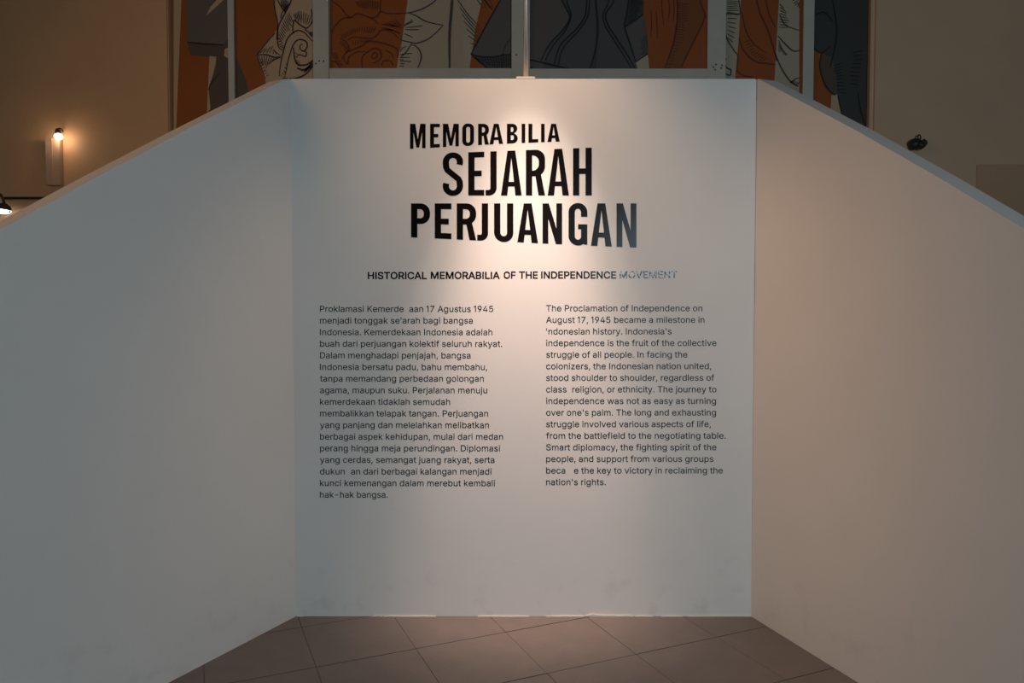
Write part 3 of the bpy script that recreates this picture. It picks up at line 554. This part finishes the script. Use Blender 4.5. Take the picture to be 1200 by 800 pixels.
# panel 5
M = Mural('narrow right mural panel with petals in orange and beige', 848, 941.3, 118, PALE)
Z = lambda P: X(P, 800, 0, 4)
M.shape(Z([(275, -300), (272, 0), (262, 180), (245, 365), (245, 470), (420, 470), (430, 365), (440, 180), (450, 0), (452, -300)]), ORANGE)
M.shape(Z([(545, -300), (545, 470), (566, 470), (566, -300)]), RUST)
for P, wd, m in (([(250, -40), (262, 10), (268, 60), (255, 70), (205, 65), (200, 120), (205, 180), (240, 240), (258, 270), (250, 345)], 1.3, INKG),
              ([(262, 180), (285, 240), (340, 290), (400, 300), (430, 305)], 1.3, INKR), ([(330, -60), (360, 60), (400, 150), (430, 250), (440, 290)], 1.3, INKR),
              ([(275, 60), (300, 160), (345, 220), (390, 250)], .9, INKR), ([(380, -40), (400, 60), (432, 130)], .9, INKR), ([(250, 330), (280, 355), (330, 362)], 1.0, INKR),
              ([(430, 250), (460, 320), (500, 380), (540, 408)], 1.4, INKG), ([(445, 170), (475, 205), (515, 240), (545, 238)], 1.3, INKG),
              ([(452, 70), (480, 120), (545, 145)], 1.0, INKG), ([(505, 390), (525, 372), (545, 368)], 1.0, INKG)):
    M.line(Z(P), wd, m)
M.hatch(Z([(205, -10), (206, 60), (210, 180)]), Z([(262, -10), (262, 55), (240, 205)]), 14, .8, INKG)
M.hatch(Z([(452, 20), (455, 80), (448, 130)]), Z([(480, 50), (500, 90), (500, 130)]), 9, .8, INKG)
M.hatch(Z([(505, -20), (515, 20), (545, 40)]), Z([(530, -30), (545, 0), (545, 20)]), 7, .8, INKG)
M.hatch(Z([(450, 190), (460, 220), (480, 250)]), Z([(450, 250), (470, 260), (490, 265)]), 6, .6, INKG)
M.hatch(Z([(285, 200), (320, 260), (370, 290)]), Z([(320, 190), (350, 240), (400, 270)]), 10, .6, INKR)
M.hatch(Z([(500, 390), (515, 400), (535, 405)]), Z([(520, 375), (530, 380), (544, 385)]), 6, .7, INKG)
for P in ([(196, 300), (205, 320), (225, 330), (222, 350)], [(198, 345), (215, 355), (228, 350)], [(197, 270), (202, 285)]): M.line(Z(P), 1.1)
M.done()
# panel 6
M = Mural('rightmost mural panel beside taupe wall, almost all charcoal', 950, 1018, 150, CHARD)
M.shape([(950, 52), (955, 60), (962, 62), (960, 75), (963, 92), (970, 106), (975, 111), (974, 125), (972, 150), (950, 150)], ORANGE)
M.shape([(974, 112), (981, 111), (985, 132), (988, 150), (972, 150)], BEIGE)
M.shape([(962, 62), (975, 68), (980, 90), (981, 111), (975, 112), (966, 103), (961, 88), (960, 74)], BROWND)
for P in ([(950, 50), (955, 59), (963, 62), (972, 55)], [(963, 62), (960, 75), (963, 92), (970, 105), (978, 112)], [(975, 0), (980, 40), (972, 80)], [(981, 112), (985, 130), (990, 150)], [(1005, 110), (1008, 130), (1014, 148)], [(952, 20), (965, 15), (975, 25)]):
    M.line(P, 1.2)
M.hatch([(985, 75), (988, 90), (992, 110)], [(975, 78), (978, 92), (980, 108)], 10, .7)
M.hatch([(1010, 60), (1008, 80), (1006, 100)], [(998, 62), (996, 80), (994, 98)], 9, .7)
M.done()

# frame in front of the mural
fr = tag(empty('partition', (0, YM, at(600, 92, YM)[1])), 'pale grey partition of mullions and a bottom rail standing before the mural', 'partition')
def bar(name, x0, x1, y0, y1, front, m=FRAME):
    a, z1 = at(x0, y0, YM); b, z0 = at(x1, y1, YM)
    bm = bmesh.new(); box(bm, a, b, front, YM - 0.0125, z0, z1, 0.002); return bm_obj(name, bm, m, fr)
bar('mullion', 367.5, 387.5, -75, 118, YM - 0.05); bar('mullion', 599.5, 620.5, -75, 118, YM - 0.05); bar('mullion', 828.5, 848, -75, 118, YM - 0.05)
bar('mullion', 267.5, 277.5, -75, 152, YM - 0.04); bar('mullion', 941, 950.3, -75, 152, YM - 0.04)
bar('rail', 387.6, 599.4, 82, 118, YM - 0.045); bar('rail', 620.6, 828.4, 82.5, 118, YM - 0.045)
bar('side_strip', 1018, 1020.5, -75, 160, YM - 0.06, TAUPEW)
# dark specks of old fixings on the mullions
for x, y in ((381, 74), (372, 77), (605, 67), (834, 81), (843, 82), (837, 78), (836, 84), (844, 79), (376, 74), (366.5, 79)):
    a, z = at(x, y, YM); bm = bmesh.new()
    tube(bm, [(a, YM - 0.052, z), (a, YM - 0.049, z)], 0.007, 8); bm_obj('fixing', bm, DARK, fr)

# ------------------------------------------------------------------ lamp pole standing on the panel
px = at(616.3, 92, D + .05)[0]
pole = tag(empty('spotlight_pole', (px, D + .05, PT)), 'slim pale metal pole on a small base plate on top of the white panel', 'lamp pole')
bm = bmesh.new(); box(bm, at(605, 92, D)[0], at(627, 92, D)[0], D + 0.002, D + 0.10, PT + 0.0005, PT + 0.011, 0.001); bm_obj('base_plate', bm, CAULK, pole)
bm = bmesh.new(); tube(bm, [(px, D + .05, PT + .011), (px, D + .05, 3.9)], 0.013, 20); bm_obj('pole', bm, METAL, pole, True)
bm = bmesh.new(); tube(bm, [(px, D + .05, 3.9), (px, D - 0.1, 3.93), (px, SPOT[1], 3.93)], 0.010, 12); bm_obj('arm', bm, METAL, pole, True)
bm = bmesh.new(); sd = (Vector((0.07, D, 1.75)) - Vector(SPOT)).normalized(); s0 = Vector(SPOT)
tube(bm, [s0 - sd * 0.22, s0 - sd * 0.21, s0 - sd * .03], 0.045, 20, [0.035, 0.045, 0.05]); bm_obj('spotlight_head', bm, BLACK, pole, True)
bm = bmesh.new(); tube(bm, [(px, SPOT[1], 3.93), tuple(s0 - sd * 0.15)], 0.007, 10); bm_obj('stem', bm, METAL, pole)

# ------------------------------------------------------------------ lamps on the left wall
YL = YM - 0.051
ax, az = at(66, 192, YL); zt = at(66, 164, YL)[1]; zb = at(66, 218, YL)[1]
hw = (at(74.5, 0, YL)[0] - at(57.5, 0, YL)[0]) / 2
pil = tag(empty('pilaster', (ax, YL, zb)), 'short pale pilaster lit from above on the brown left wall', 'pilaster')
bm = bmesh.new(); box(bm, ax - hw, ax + hw, YL - 0.05, YL - 0.0005, zb, zt, 0.004); bm_obj('shaft', bm, PILM, pil)
bm = bmesh.new(); box(bm, ax - hw * .08, ax + hw * .02, YL - 0.054, YL - 0.0495, zb, zt); bm_obj('groove_strip', bm, BROWNW, pil)
lx, lz = at(68.5, 160, YL - .09)
sl = tag(empty('wall_spotlight', (lx, YL - .09, lz)), 'small glowing warm spotlight above the short pilaster on left wall', 'spotlight')
bm = bmesh.new(); bmesh.ops.create_uvsphere(bm, u_segments=20, v_segments=12, radius=0.028)
for v in bm.verts: v.co = Vector((v.co.x * 1.1, v.co.y, v.co.z * .85)) + Vector((lx, YL - .09, lz))
bm_obj('bulb', bm, GLOW, sl, True)
bm = bmesh.new(); tube(bm, [(lx, YL - .09, lz + .022), (lx - .005, YL - .09, lz + .045), (lx - .008, YL - .085, lz + .062)], .02, 14, [.022, .02, .011]); bm_obj('socket', bm, DARK, sl, True)
bm = bmesh.new(); tube(bm, [(lx - .008, YL - .085, lz + .06), (lx - .012, YL - .05, lz + .075), (lx - .022, YL + .02, lz + .06)], .006, 8); bm_obj('bracket', bm, DARK, sl, True)
l = lamp('spotlight_glow', 'POINT', (lx, YL - .15, lz - .01), (lx, 0, 0), 0.10, (1.0, .68, .42), shadow_soft_size=.03)
l.parent = sl; l.matrix_parent_inverse = parent_inv(sl)

bx0, bz = at(5, 232, YL - .02); bx1 = at(54, 232, YL - .02)[0]
rail = tag(empty('wall_bar', (bx0, YL, bz)), 'thin dark horizontal bar low on the left wall below the pilaster', 'bar')
bm = bmesh.new(); box(bm, bx0, bx1, YL - .03, YL - .012, bz - .009, bz + .009, .003); bm_obj('bar', bm, DARK, rail)
for q in (.15, .85):
    xx = bx0 + (bx1 - bx0) * q; bm = bmesh.new(); tube(bm, [(xx, YL - .02, bz), (xx, YL - .0005, bz)], .006, 8); bm_obj('standoff', bm, DARK, rail)

gy = YL - .12
g = lambda x, y: (at(x, y, gy)[0], gy, at(x, y, gy)[1])
gn = tag(empty('gooseneck_lamp', g(5, 245)), 'white glowing gooseneck lamp with curved dark arm at the left edge', 'lamp')
bm = bmesh.new(); tube(bm, [g(-14, 240), g(-10, 230), g(-4, 226), g(1, 228), g(4, 234), g(5, 240)], .010, 10); bm_obj('arm', bm, DARK, gn, True)
bm = bmesh.new(); p0 = Vector(g(5, 238)); p1 = Vector(g(4, 245.5))
tube(bm, [p0, p0 + (p1 - p0) * .4, p1], .03, 20, [.018, .045, .062]); bm_obj('shade', bm, DARK, gn, True)
bm = bmesh.new(); tube(bm, [p1 + Vector((0, 0, .004)), p1 - Vector((0, 0, .018)), p1 - Vector((0, 0, .03))], .05, 20, [.056, .052, .03]); bm_obj('bulb', bm, GLOWW, gn, True)
bm = bmesh.new(); q0 = Vector(g(-14, 240)); tube(bm, [q0, (q0.x, YL + .02, q0.z)], .009, 8); bm_obj('mount', bm, DARK, gn)
bm = bmesh.new(); tube(bm, [g(10, 245), g(11, 249)], .012, 10); bm_obj('knob', bm, DARK, gn, True)

# ------------------------------------------------------------------ unlit dark fixture on the right wall
YR = YM - 0.08; fy = YR - .045
h = lambda x, y, dy=0: (at(x, y, fy)[0], fy + dy, at(x, y, fy)[1])
Z = lambda x, y, dy=0: h(1055 + x / 26.67, 150 + y / 26.67, dy)
fx = tag(empty('wall_fixture', Z(500, 500)), 'small dark unlit lamp fixture with ring hook on the right wall', 'fixture')
bm = bmesh.new(); tube(bm, [Z(300, 560), Z(330, 550), Z(480, 490), Z(560, 480)], .03, 18, [.024, .038, .046, .04]); bm_obj('lamp_head', bm, BLACK, fx, True)
bm = bmesh.new(); tube(bm, [Z(480, 540, -.02), Z(580, 560, -.03), Z(680, 540, -.02)], .03, 16, [.02, .036, .024]); bm_obj('socket', bm, BLACK, fx, True)
bm = bmesh.new(); tube(bm, [Z(660, 470), Z(730, 440), Z(800, 470), Z(830, 450)], .02, 14, [.018, .026, .022, .010]); bm_obj('joint', bm, DARK, fx, True)
bm = bmesh.new(); tube(bm, [Z(590 + 45 * math.cos(t), 300 + 90 * math.sin(t)) for t in [k * math.pi / 8 for k in range(17)]], .0055, 8); bm_obj('ring_hook', bm, DARK, fx, True)
bm = bmesh.new(); tube(bm, [Z(560, 390), Z(560, 470)], .018, 12, [.012, .024]); bm_obj('stem', bm, BLACK, fx, True)
bm = bmesh.new(); tube(bm, [Z(560, 450), Z(560, 450, .046)], .03, 16); bm_obj('wall_rose', bm, DARK, fx, True)

# ------------------------------------------------------------------ title lettering
def arc(cx, cy, rx, ry, a0, a1, n=8):
    return [(cx + rx * math.cos(R(a0 + (a1 - a0) * k / n)), cy + ry * math.sin(R(a0 + (a1 - a0) * k / n))) for k in range(n + 1)]


def rrect(x0, y0, x1, y1, rx, ry):
    return arc(x1 - rx, y1 - ry, rx, ry, 0, 90) + arc(x0 + rx, y1 - ry, rx, ry, 90, 180) + arc(x0 + rx, y0 + ry, rx, ry, 180, 270) + arc(x1 - rx, y0 + ry, rx, ry, 270, 360)


def stroke(P, wd, hd=None):
    """ribbon outline: wd thickness across for vertical runs, hd for horizontal runs"""
    hd = hd or wd; a, b = [], []
    n = len(P)
    for i, p in enumerate(P):
        u = P[max(i - 1, 0)]; v = P[min(i + 1, n - 1)]; dx, dy = v[0] - u[0], v[1] - u[1]; l = math.hypot(dx, dy) or 1
        nx, ny = -dy / l, dx / l
        a.append((p[0] + nx * wd / 2, p[1] + ny * hd / 2)); b.append((p[0] - nx * wd / 2, p[1] - ny * hd / 2))
    return a + b[::-1]


def letter(ch, w, h, s, t):
    """contours in a box w x h (y up), vertical stem s, horizontal stroke t"""
    if ch == 'I': return [[(0, 0), (0, h), (w, h), (w, 0)]]
    if ch == 'L': return [[(0, 0), (0, h), (s, h), (s, t), (w, t), (w, 0)]]
    if ch == 'E': return [[(0, 0), (0, h), (w, h), (w, h - t), (s, h - t), (s, .57 * h), (w * .84, .57 * h), (w * .84, .57 * h - t), (s, .57 * h - t), (s, t), (w, t), (w, 0)]]
    if ch == 'H': return [[(0, 0), (0, h), (s, h), (s, .57 * h), (w - s, .57 * h), (w - s, h), (w, h), (w, 0), (w - s, 0), (w - s, .57 * h - t), (s, .57 * h - t), (s, 0)]]
    if ch == 'M': return [[(0, 0), (0, h), (s * 1.35, h), (w / 2, .36 * h), (w - s * 1.35, h), (w, h), (w, 0), (w - s * .88, 0), (w - s * .88, .66 * h), (w / 2 + s * .35, 0.04 * h), (w / 2 - s * .35, .04 * h), (s * .88, .66 * h), (s * .88, 0)]]
    if ch == 'N': return [[(0, 0), (0, h), (s * 1.0, h), (w - s * .92, .38 * h), (w - s * .92, h), (w, h), (w, 0), (w - s * 1.0, 0), (s * .92, .62 * h), (s * .92, 0)]]
    if ch == 'A':
        k = s * .62; y1 = .2 * h; y2 = y1 + t * .85
        xi = lambda y: s * 1.02 + (w / 2 - s * 1.02) * y / (h * .86)      # inner edge
        return [[(0, 0), (w / 2 - k, h), (w / 2 + k, h), (w, 0), (w - s * 1.02, 0), (w - xi(y1), y1), (xi(y1), y1), (s * 1.02, 0)],
                [(xi(y2), y2), (w - xi(y2), y2), (w / 2, h * .84)]]
    if ch == 'O':
        r = w * .44; return [rrect(0, -.01 * h, w, 1.01 * h, r, r), rrect(s, t * .9, w - s, h - t * .9, (w - 2 * s) * .46, (w - 2 * s) * .5)]
    if ch in 'PRB':
        m = .42 * h if ch != 'P' else .40 * h; rr = min(w * .5, (h - m) * .5)
        top = arc(w - rr, h - rr, rr, rr, 90, 0) + arc(w - rr, m + rr, rr, rr, 0, -90)
        ih = h - t; im = m + t; ir = (ih - im) * .42
        hole = [(s, im), (s, ih)] + arc(w - s - ir, ih - ir, ir, ir, 90, 0) + arc(w - s - ir, im + ir, ir, ir, 0, -90)
        if ch == 'P': return [[(0, 0), (0, h)] + top + [(s, m), (s, 0)], hole]
        if ch == 'R':
            top = arc(w - rr, h - rr, rr, rr, 90, 0) + arc(w - rr, m + rr, rr, rr, 0, -55)
            return [[(0, 0), (0, h)] + top + [(w * 1.0, 0), (w - s * 1.05, 0), (w * .50, m), (s, m), (s, 0)], hole]
        m2 = .50 * h; r1 = (h - m2) * .5; r2 = m2 * .5
        r1 = min(r1, w * .45); r2 = min(r2, w * .45)
        out = [(0, 0), (0, h)] + arc(w * .96 - r1, h - r1, r1, r1, 90, 0, 6) + arc(w * .96 - r1, m2 + r1 + t * .05, r1, r1, 0, -70, 6) + arc(w - r2, m2 - r2, r2, r2, 70, 0, 6) + arc(w - r2, r2, r2, r2, 0, -90, 6)
        q = (w - 2 * s) * .45
        h1 = [(s, m2 + t * .5), (s, h - t)] + arc(w * .96 - s - q, h - t - q, q, q, 90, 0, 5) + arc(w * .96 - s - q, m2 + t * .5 + q, q, q, 0, -90, 5)
        h2 = [(s, t), (s, m2 - t * .5)] + arc(w - s - q, m2 - t * .5 - q, q, q, 90, 0, 5) + arc(w - s - q, t + q, q, q, 0, -90, 5)
        return [out, h1, h2]
    if ch == 'U':
        r = (w - s) * .5
        return [stroke([(s / 2, h), (s / 2, h * .6)] + arc(w / 2, r + t / 2 - .01 * h, r, r, 180, 360, 14) + [(w - s / 2, h * .6), (w - s / 2, h)], s, t * 1.0)]
    if ch == 'J':
        r = min(w - s, w * .5)
        return [stroke([(w - s / 2, h), (w - s / 2, h * .6)] + arc(w - s / 2 - r, r + t / 2, r, r, 0, -90, 10) + [(0, t / 2)], s, t)]
    if ch == 'G':
        r = (w - s) * .5
        P = [(w - s / 2, h * .68)] + arc(w / 2, h - r - t / 2 + .01 * h, r, r, 0, 180, 14) + arc(w / 2, r + t / 2 - .01 * h, r, r, 180, 338, 14)
        return [stroke(P, s, t), [(w / 2 + s * .02, .50 * h), (w, .50 * h), (w, 0.02 * h), (w - s * .55, 0.02 * h), (w - s, .14 * h), (w - s, .50 * h - t * .85), (w / 2 + s * .02, .50 * h - t * .85)]]
    if ch == 'S':
        r = (w - s) * .5
        P = arc(w / 2, h - r - t / 2 + .01 * h, r, r, -22, 180, 14) + [(s / 2 + .02 * w, h * .66), (s * .75, h * .595), (w / 2, h * .49), (w - s * .75, h * .385), (w - s / 2 - .02 * w, h * .33)] + arc(w / 2, r + t / 2 - .01 * h, r, r, 0, -202, 14)
        return [stroke(P, s, t)]
    raise KeyError(ch)


def title(name_label, word, spans, top, bot, s, t):
    """spans: x ranges of the letters; top/bot: edge height as functions of x (all in quarter pixels of the title area)"""
    cx, cz = at(470 + (spans[0][0] + spans[-1][1]) / 8, 130 + top(spans[0][0]) / 4, D)
    root = tag(empty('title_line', (cx, D, cz)), name_label, 'lettering')
    for ch, (x0, x1) in zip(word, spans):
        w = x1 - x0; h = bot((x0 + x1) / 2) - top((x0 + x1) / 2); cs = []
        parts = letter(ch, w, h, s, t)
        if ch == 'G': groups = [[parts[0]], [parts[1]]]
        else: groups = [parts]
        cons = []
        for gi, grp in enumerate(groups):
            res = []
            for c in grp:
                q = []
                for u, v in c:
                    X0 = x0 + u; k = v / h; y = bot(X0) + (top(X0) - bot(X0)) * k
                    q.append(at(470 + X0 / 4, 130 + y / 4, D))
                res.append(q)
            cons.append(res)
        if len(cons) == 1: fill('letter', cons[0], D, 0.0008, VINYL, root)
        else:
            o1 = fill('letter', cons[0], D, 0.0008, VINYL, root); o2 = fill('t', cons[1], D, 0.0009, VINYL, root)
            bm = bmesh.new(); bm.from_mesh(o1.data); bm.from_mesh(o2.data); bm.to_mesh(o1.data); bm.free(); bpy.data.objects.remove(o2)


title('black condensed capitals reading MEMORABILIA, smallest top line of the title', 'MEMORABILIA',
      [(42, 115), (136, 182), (196, 271), (287, 342), (361, 412), (414, 478), (496, 547), (565, 582), (597, 643), (656, 673), (686, 744)],
      lambda x: 60, lambda x: 178 - (x - 42) * .056 + max(0, x - 480) * .018, 18.5, 16)
title('black condensed capitals reading SEJARAH, indented middle line of the title', 'SEJARAH',
      [(195, 291), (315, 390), (396, 448), (468, 566), (585, 675), (687, 787), (806, 894)],
      lambda x: 196 - max(0, x - 250) * .038, lambda x: 396, 29.5, 26)
title('black condensed capitals reading PERJUANGAN, widest bottom line of the title', 'PERJUANGAN',
      [(47, 136), (158, 236), (261, 352), (357, 408), (436, 526), (545, 642), (663, 755), (785, 873), (890, 988), (1010, 1103)],
      lambda x: 433, lambda x: 592 + (x - 47) * .046, 29.5, 27)


# ------------------------------------------------------------------ small lettering (outlines of a plain grotesque, traced into GLYPHS)
def offset(c, d):
    out = []; n = len(c)
    for i in range(n):
        a, p, b = c[i - 1], c[i], c[(i + 1) % n]
        def nr(u, v):
            dx, dy = v[0] - u[0], v[1] - u[1]; l = math.hypot(dx, dy) or 1; return (-dy / l, dx / l)
        n1, n2 = nr(a, p), nr(p, b); mx, my = n1[0] + n2[0], n1[1] + n2[1]; l = math.hypot(mx, my) or 1
        k = d / max(.5, l / 2); out.append((p[0] + mx / l * k, p[1] + my / l * k))
    return out


def glyph(ch, d):
    wd, s = GLYPHS[ch]
    return wd, [offset([tuple(map(float, q.split(','))) for q in c.split(' ')], d) for c in s.split('|')] if s else []


def wind(p, cs):
    n = 0
    for c in cs:
        for k in range(len(c)):
            (x1, y1), (x2, y2) = c[k], c[(k + 1) % len(c)]
            if (y1 > p[1]) != (y2 > p[1]) and p[0] < (x2 - x1) * (p[1] - y1) / (y2 - y1) + x1: n += 1 if y2 > y1 else -1
    return n


TRIS = {}


def glyph_tris(ch, d):
    """triangles of one glyph by the non-zero winding rule, so overlapping strokes merge"""
    if (ch, d) in TRIS: return TRIS[ch, d]
    wd, cs = glyph(ch, d); vs, es = [], []
    for c in cs:
        b = len(vs); vs += [Vector(p) for p in c]; es += [(b + k, b + (k + 1) % len(c)) for k in range(len(c))]
    if not vs: r = (wd, [], [])
    else:
        V, _, F, _, _, _ = delaunay_2d_cdt(vs, es, [], 0, 0.01)
        F = [f for f in F if wind(sum((V[i] for i in f), Vector((0, 0))) / len(f) + Vector((1e-3, 1.3e-3)), cs) != 0]
        r = (wd, [tuple(v) for v in V], F)
    TRIS[ch, d] = r
    return r


def text(name, txt, xa, xb, base, size, d, m, parent, space=0):
    """txt in the panel plane from pixel xa to xb, baseline at pixel row base; ~c leaves letter c out, ^c leaves only its dot"""
    x = 0; i = 0; vs, fs = [], []
    def put(V, F, dx):
        b = len(vs); used = sorted({i for f in F for i in f}); ix = {u: b + n for n, u in enumerate(used)}
        vs.extend((V[u][0] + dx, V[u][1]) for u in used); fs.extend([ix[i] for i in f] for f in F)
    while i < len(txt):
        ch = txt[i]; skip = None
        if ch in '~^': skip = ch; i += 1; ch = txt[i]
        wd, V, F = glyph_tris(ch, d)
        if skip == '^': w2, V2, F2 = glyph_tris("'", d); put(V2, F2, x + (wd - w2) / 2)
        if not skip: put(V, F, x)
        x += wd + space; i += 1
    lo = min(p[0] for p in vs); hi = max(p[0] for p in vs)
    if txt[0] in '~^': lo = 60
    k = (xb - xa) / (hi - lo); me = bpy.data.meshes.new(name)
    co = [at(xa + (p[0] - lo) * k, base - p[1] * size, D) for p in vs]
    me.from_pydata([(x_, D - 0.0006, z_) for x_, z_ in co], [], fs); me.update()
    o = link(name, me, m, parent); o.matrix_parent_inverse = parent_inv(parent)
    return tag(o, kind='stuff' if name == 'text_line' else None), (hi - lo)


hd = tag(empty('heading_lettering', (at(612, 326, D)[0], D, at(612, 326, D)[1])), 'bold black single-line English heading in capitals under the large title', 'lettering')
K = 7.9 / 509
words = [('HISTORICAL', 431, 500.2), ('MEMORABILIA', 504.8, 585.8), ('OF', 590.2, 604.3), ('THE', 608.3, 630.2), ('INDEPENDENCE', 634, 722), ('MOVEMENT', 726, 793.5)]
for wd_, a, b in words:
    text('word', wd_, a, b, 326.7 - (a - 431) / 362 * 1.2, K, 20, WORN_SHEEN if wd_ == 'MOVEMENT' else VINYL, hd)

LEFT = [("Proklamasi Kemerde~kaan 17 Agustus 1945", 578), ("menjadi tonggak se^jarah bagi bangsa", 554), ("Indonesia. Kemerdekaan Indonesia adalah", 577),
        ("buah dari perjuangan kolektif seluruh rakyat.", 588.5), ("Dalam menghadapi penjajah, bangsa", 551.5), ("Indonesia bersatu padu, bahu membahu,", 571),
        ("tanpa memandang perbedaan golongan", 567), ("agama, maupun suku. Perjalanan menuju", 571), ("kemerdekaan tidaklah semudah", 527.5),
        ("membalikkan telapak tangan. Perjuangan", 572), ("yang panjang dan melelahkan melibatkan", 573), ("berbagai aspek kehidupan, mulai dari medan", 589.5),
        ("perang hingga meja perundingan. Diplomasi", 586), ("yang cerdas, semangat juang rakyat, serta", 579.5), ("dukun~gan dari berbagai kalangan menjadi", 576),
        ("kunci kemenangan dalam merebut kembali", 580), ("hak-hak bangsa.", 454.5)]
RIGHT = [("The Proclamation of Independence on", 823), ("August 17, 1945 became a milestone in", 825.5), ("^Indonesian history. Indonesia's", 787),
         ("independence is the fruit of the collective", 839.5), ("struggle of all people. In facing the", 805.5), ("colonizers, the Indonesian nation united,", 833.5),
         ("stood shoulder to shoulder, regardless of", 837), ("class~, religion, or ethnicity. The journey to", 839.5), ("independence was not as easy as turning", 839),
         ("over one's palm. The long and exhausting", 839), ("struggle involved various aspects of life,", 833), ("from the battlefield to the negotiating table.", 850.5),
         ("Smart diplomacy, the fighting spirit of the", 839.5), ("people, and support from various groups", 836), ("beca~m~ue the key to victory in reclaiming the".replace('~m~ue', '~me'), 847),
         ("nation's rights.", 710)]
KB = 7.0 / 509 * 1.0
lt = tag(empty('body_text', (at(482, 470, D)[0], D - 0.001, at(482, 470, D)[1])), 'left column of small black Indonesian text with a few missing letters', 'lettering')
for i, (s, xe) in enumerate(LEFT):
    o, wn = text('text_line', s, 375 if s[0] != 'y' else 375, xe, 365.3 + 13.6 * i, KB * 1.02, 4, VINYL2, lt)
    print('L', i, round((xe - 375) / wn * 509, 2))
rt = tag(empty('body_text', (at(745, 465, D)[0], D - 0.001, at(745, 465, D)[1])), 'right column of small black English text with a few missing letters', 'lettering')
for i, (s, xe) in enumerate(RIGHT):
    o, wn = text('text_line', s, 640, xe, 364.5 + 13.57 * i, KB * 1.02, 4, VINYL2, rt)
    print('R', i, round((xe - 640) / wn * 509, 2))
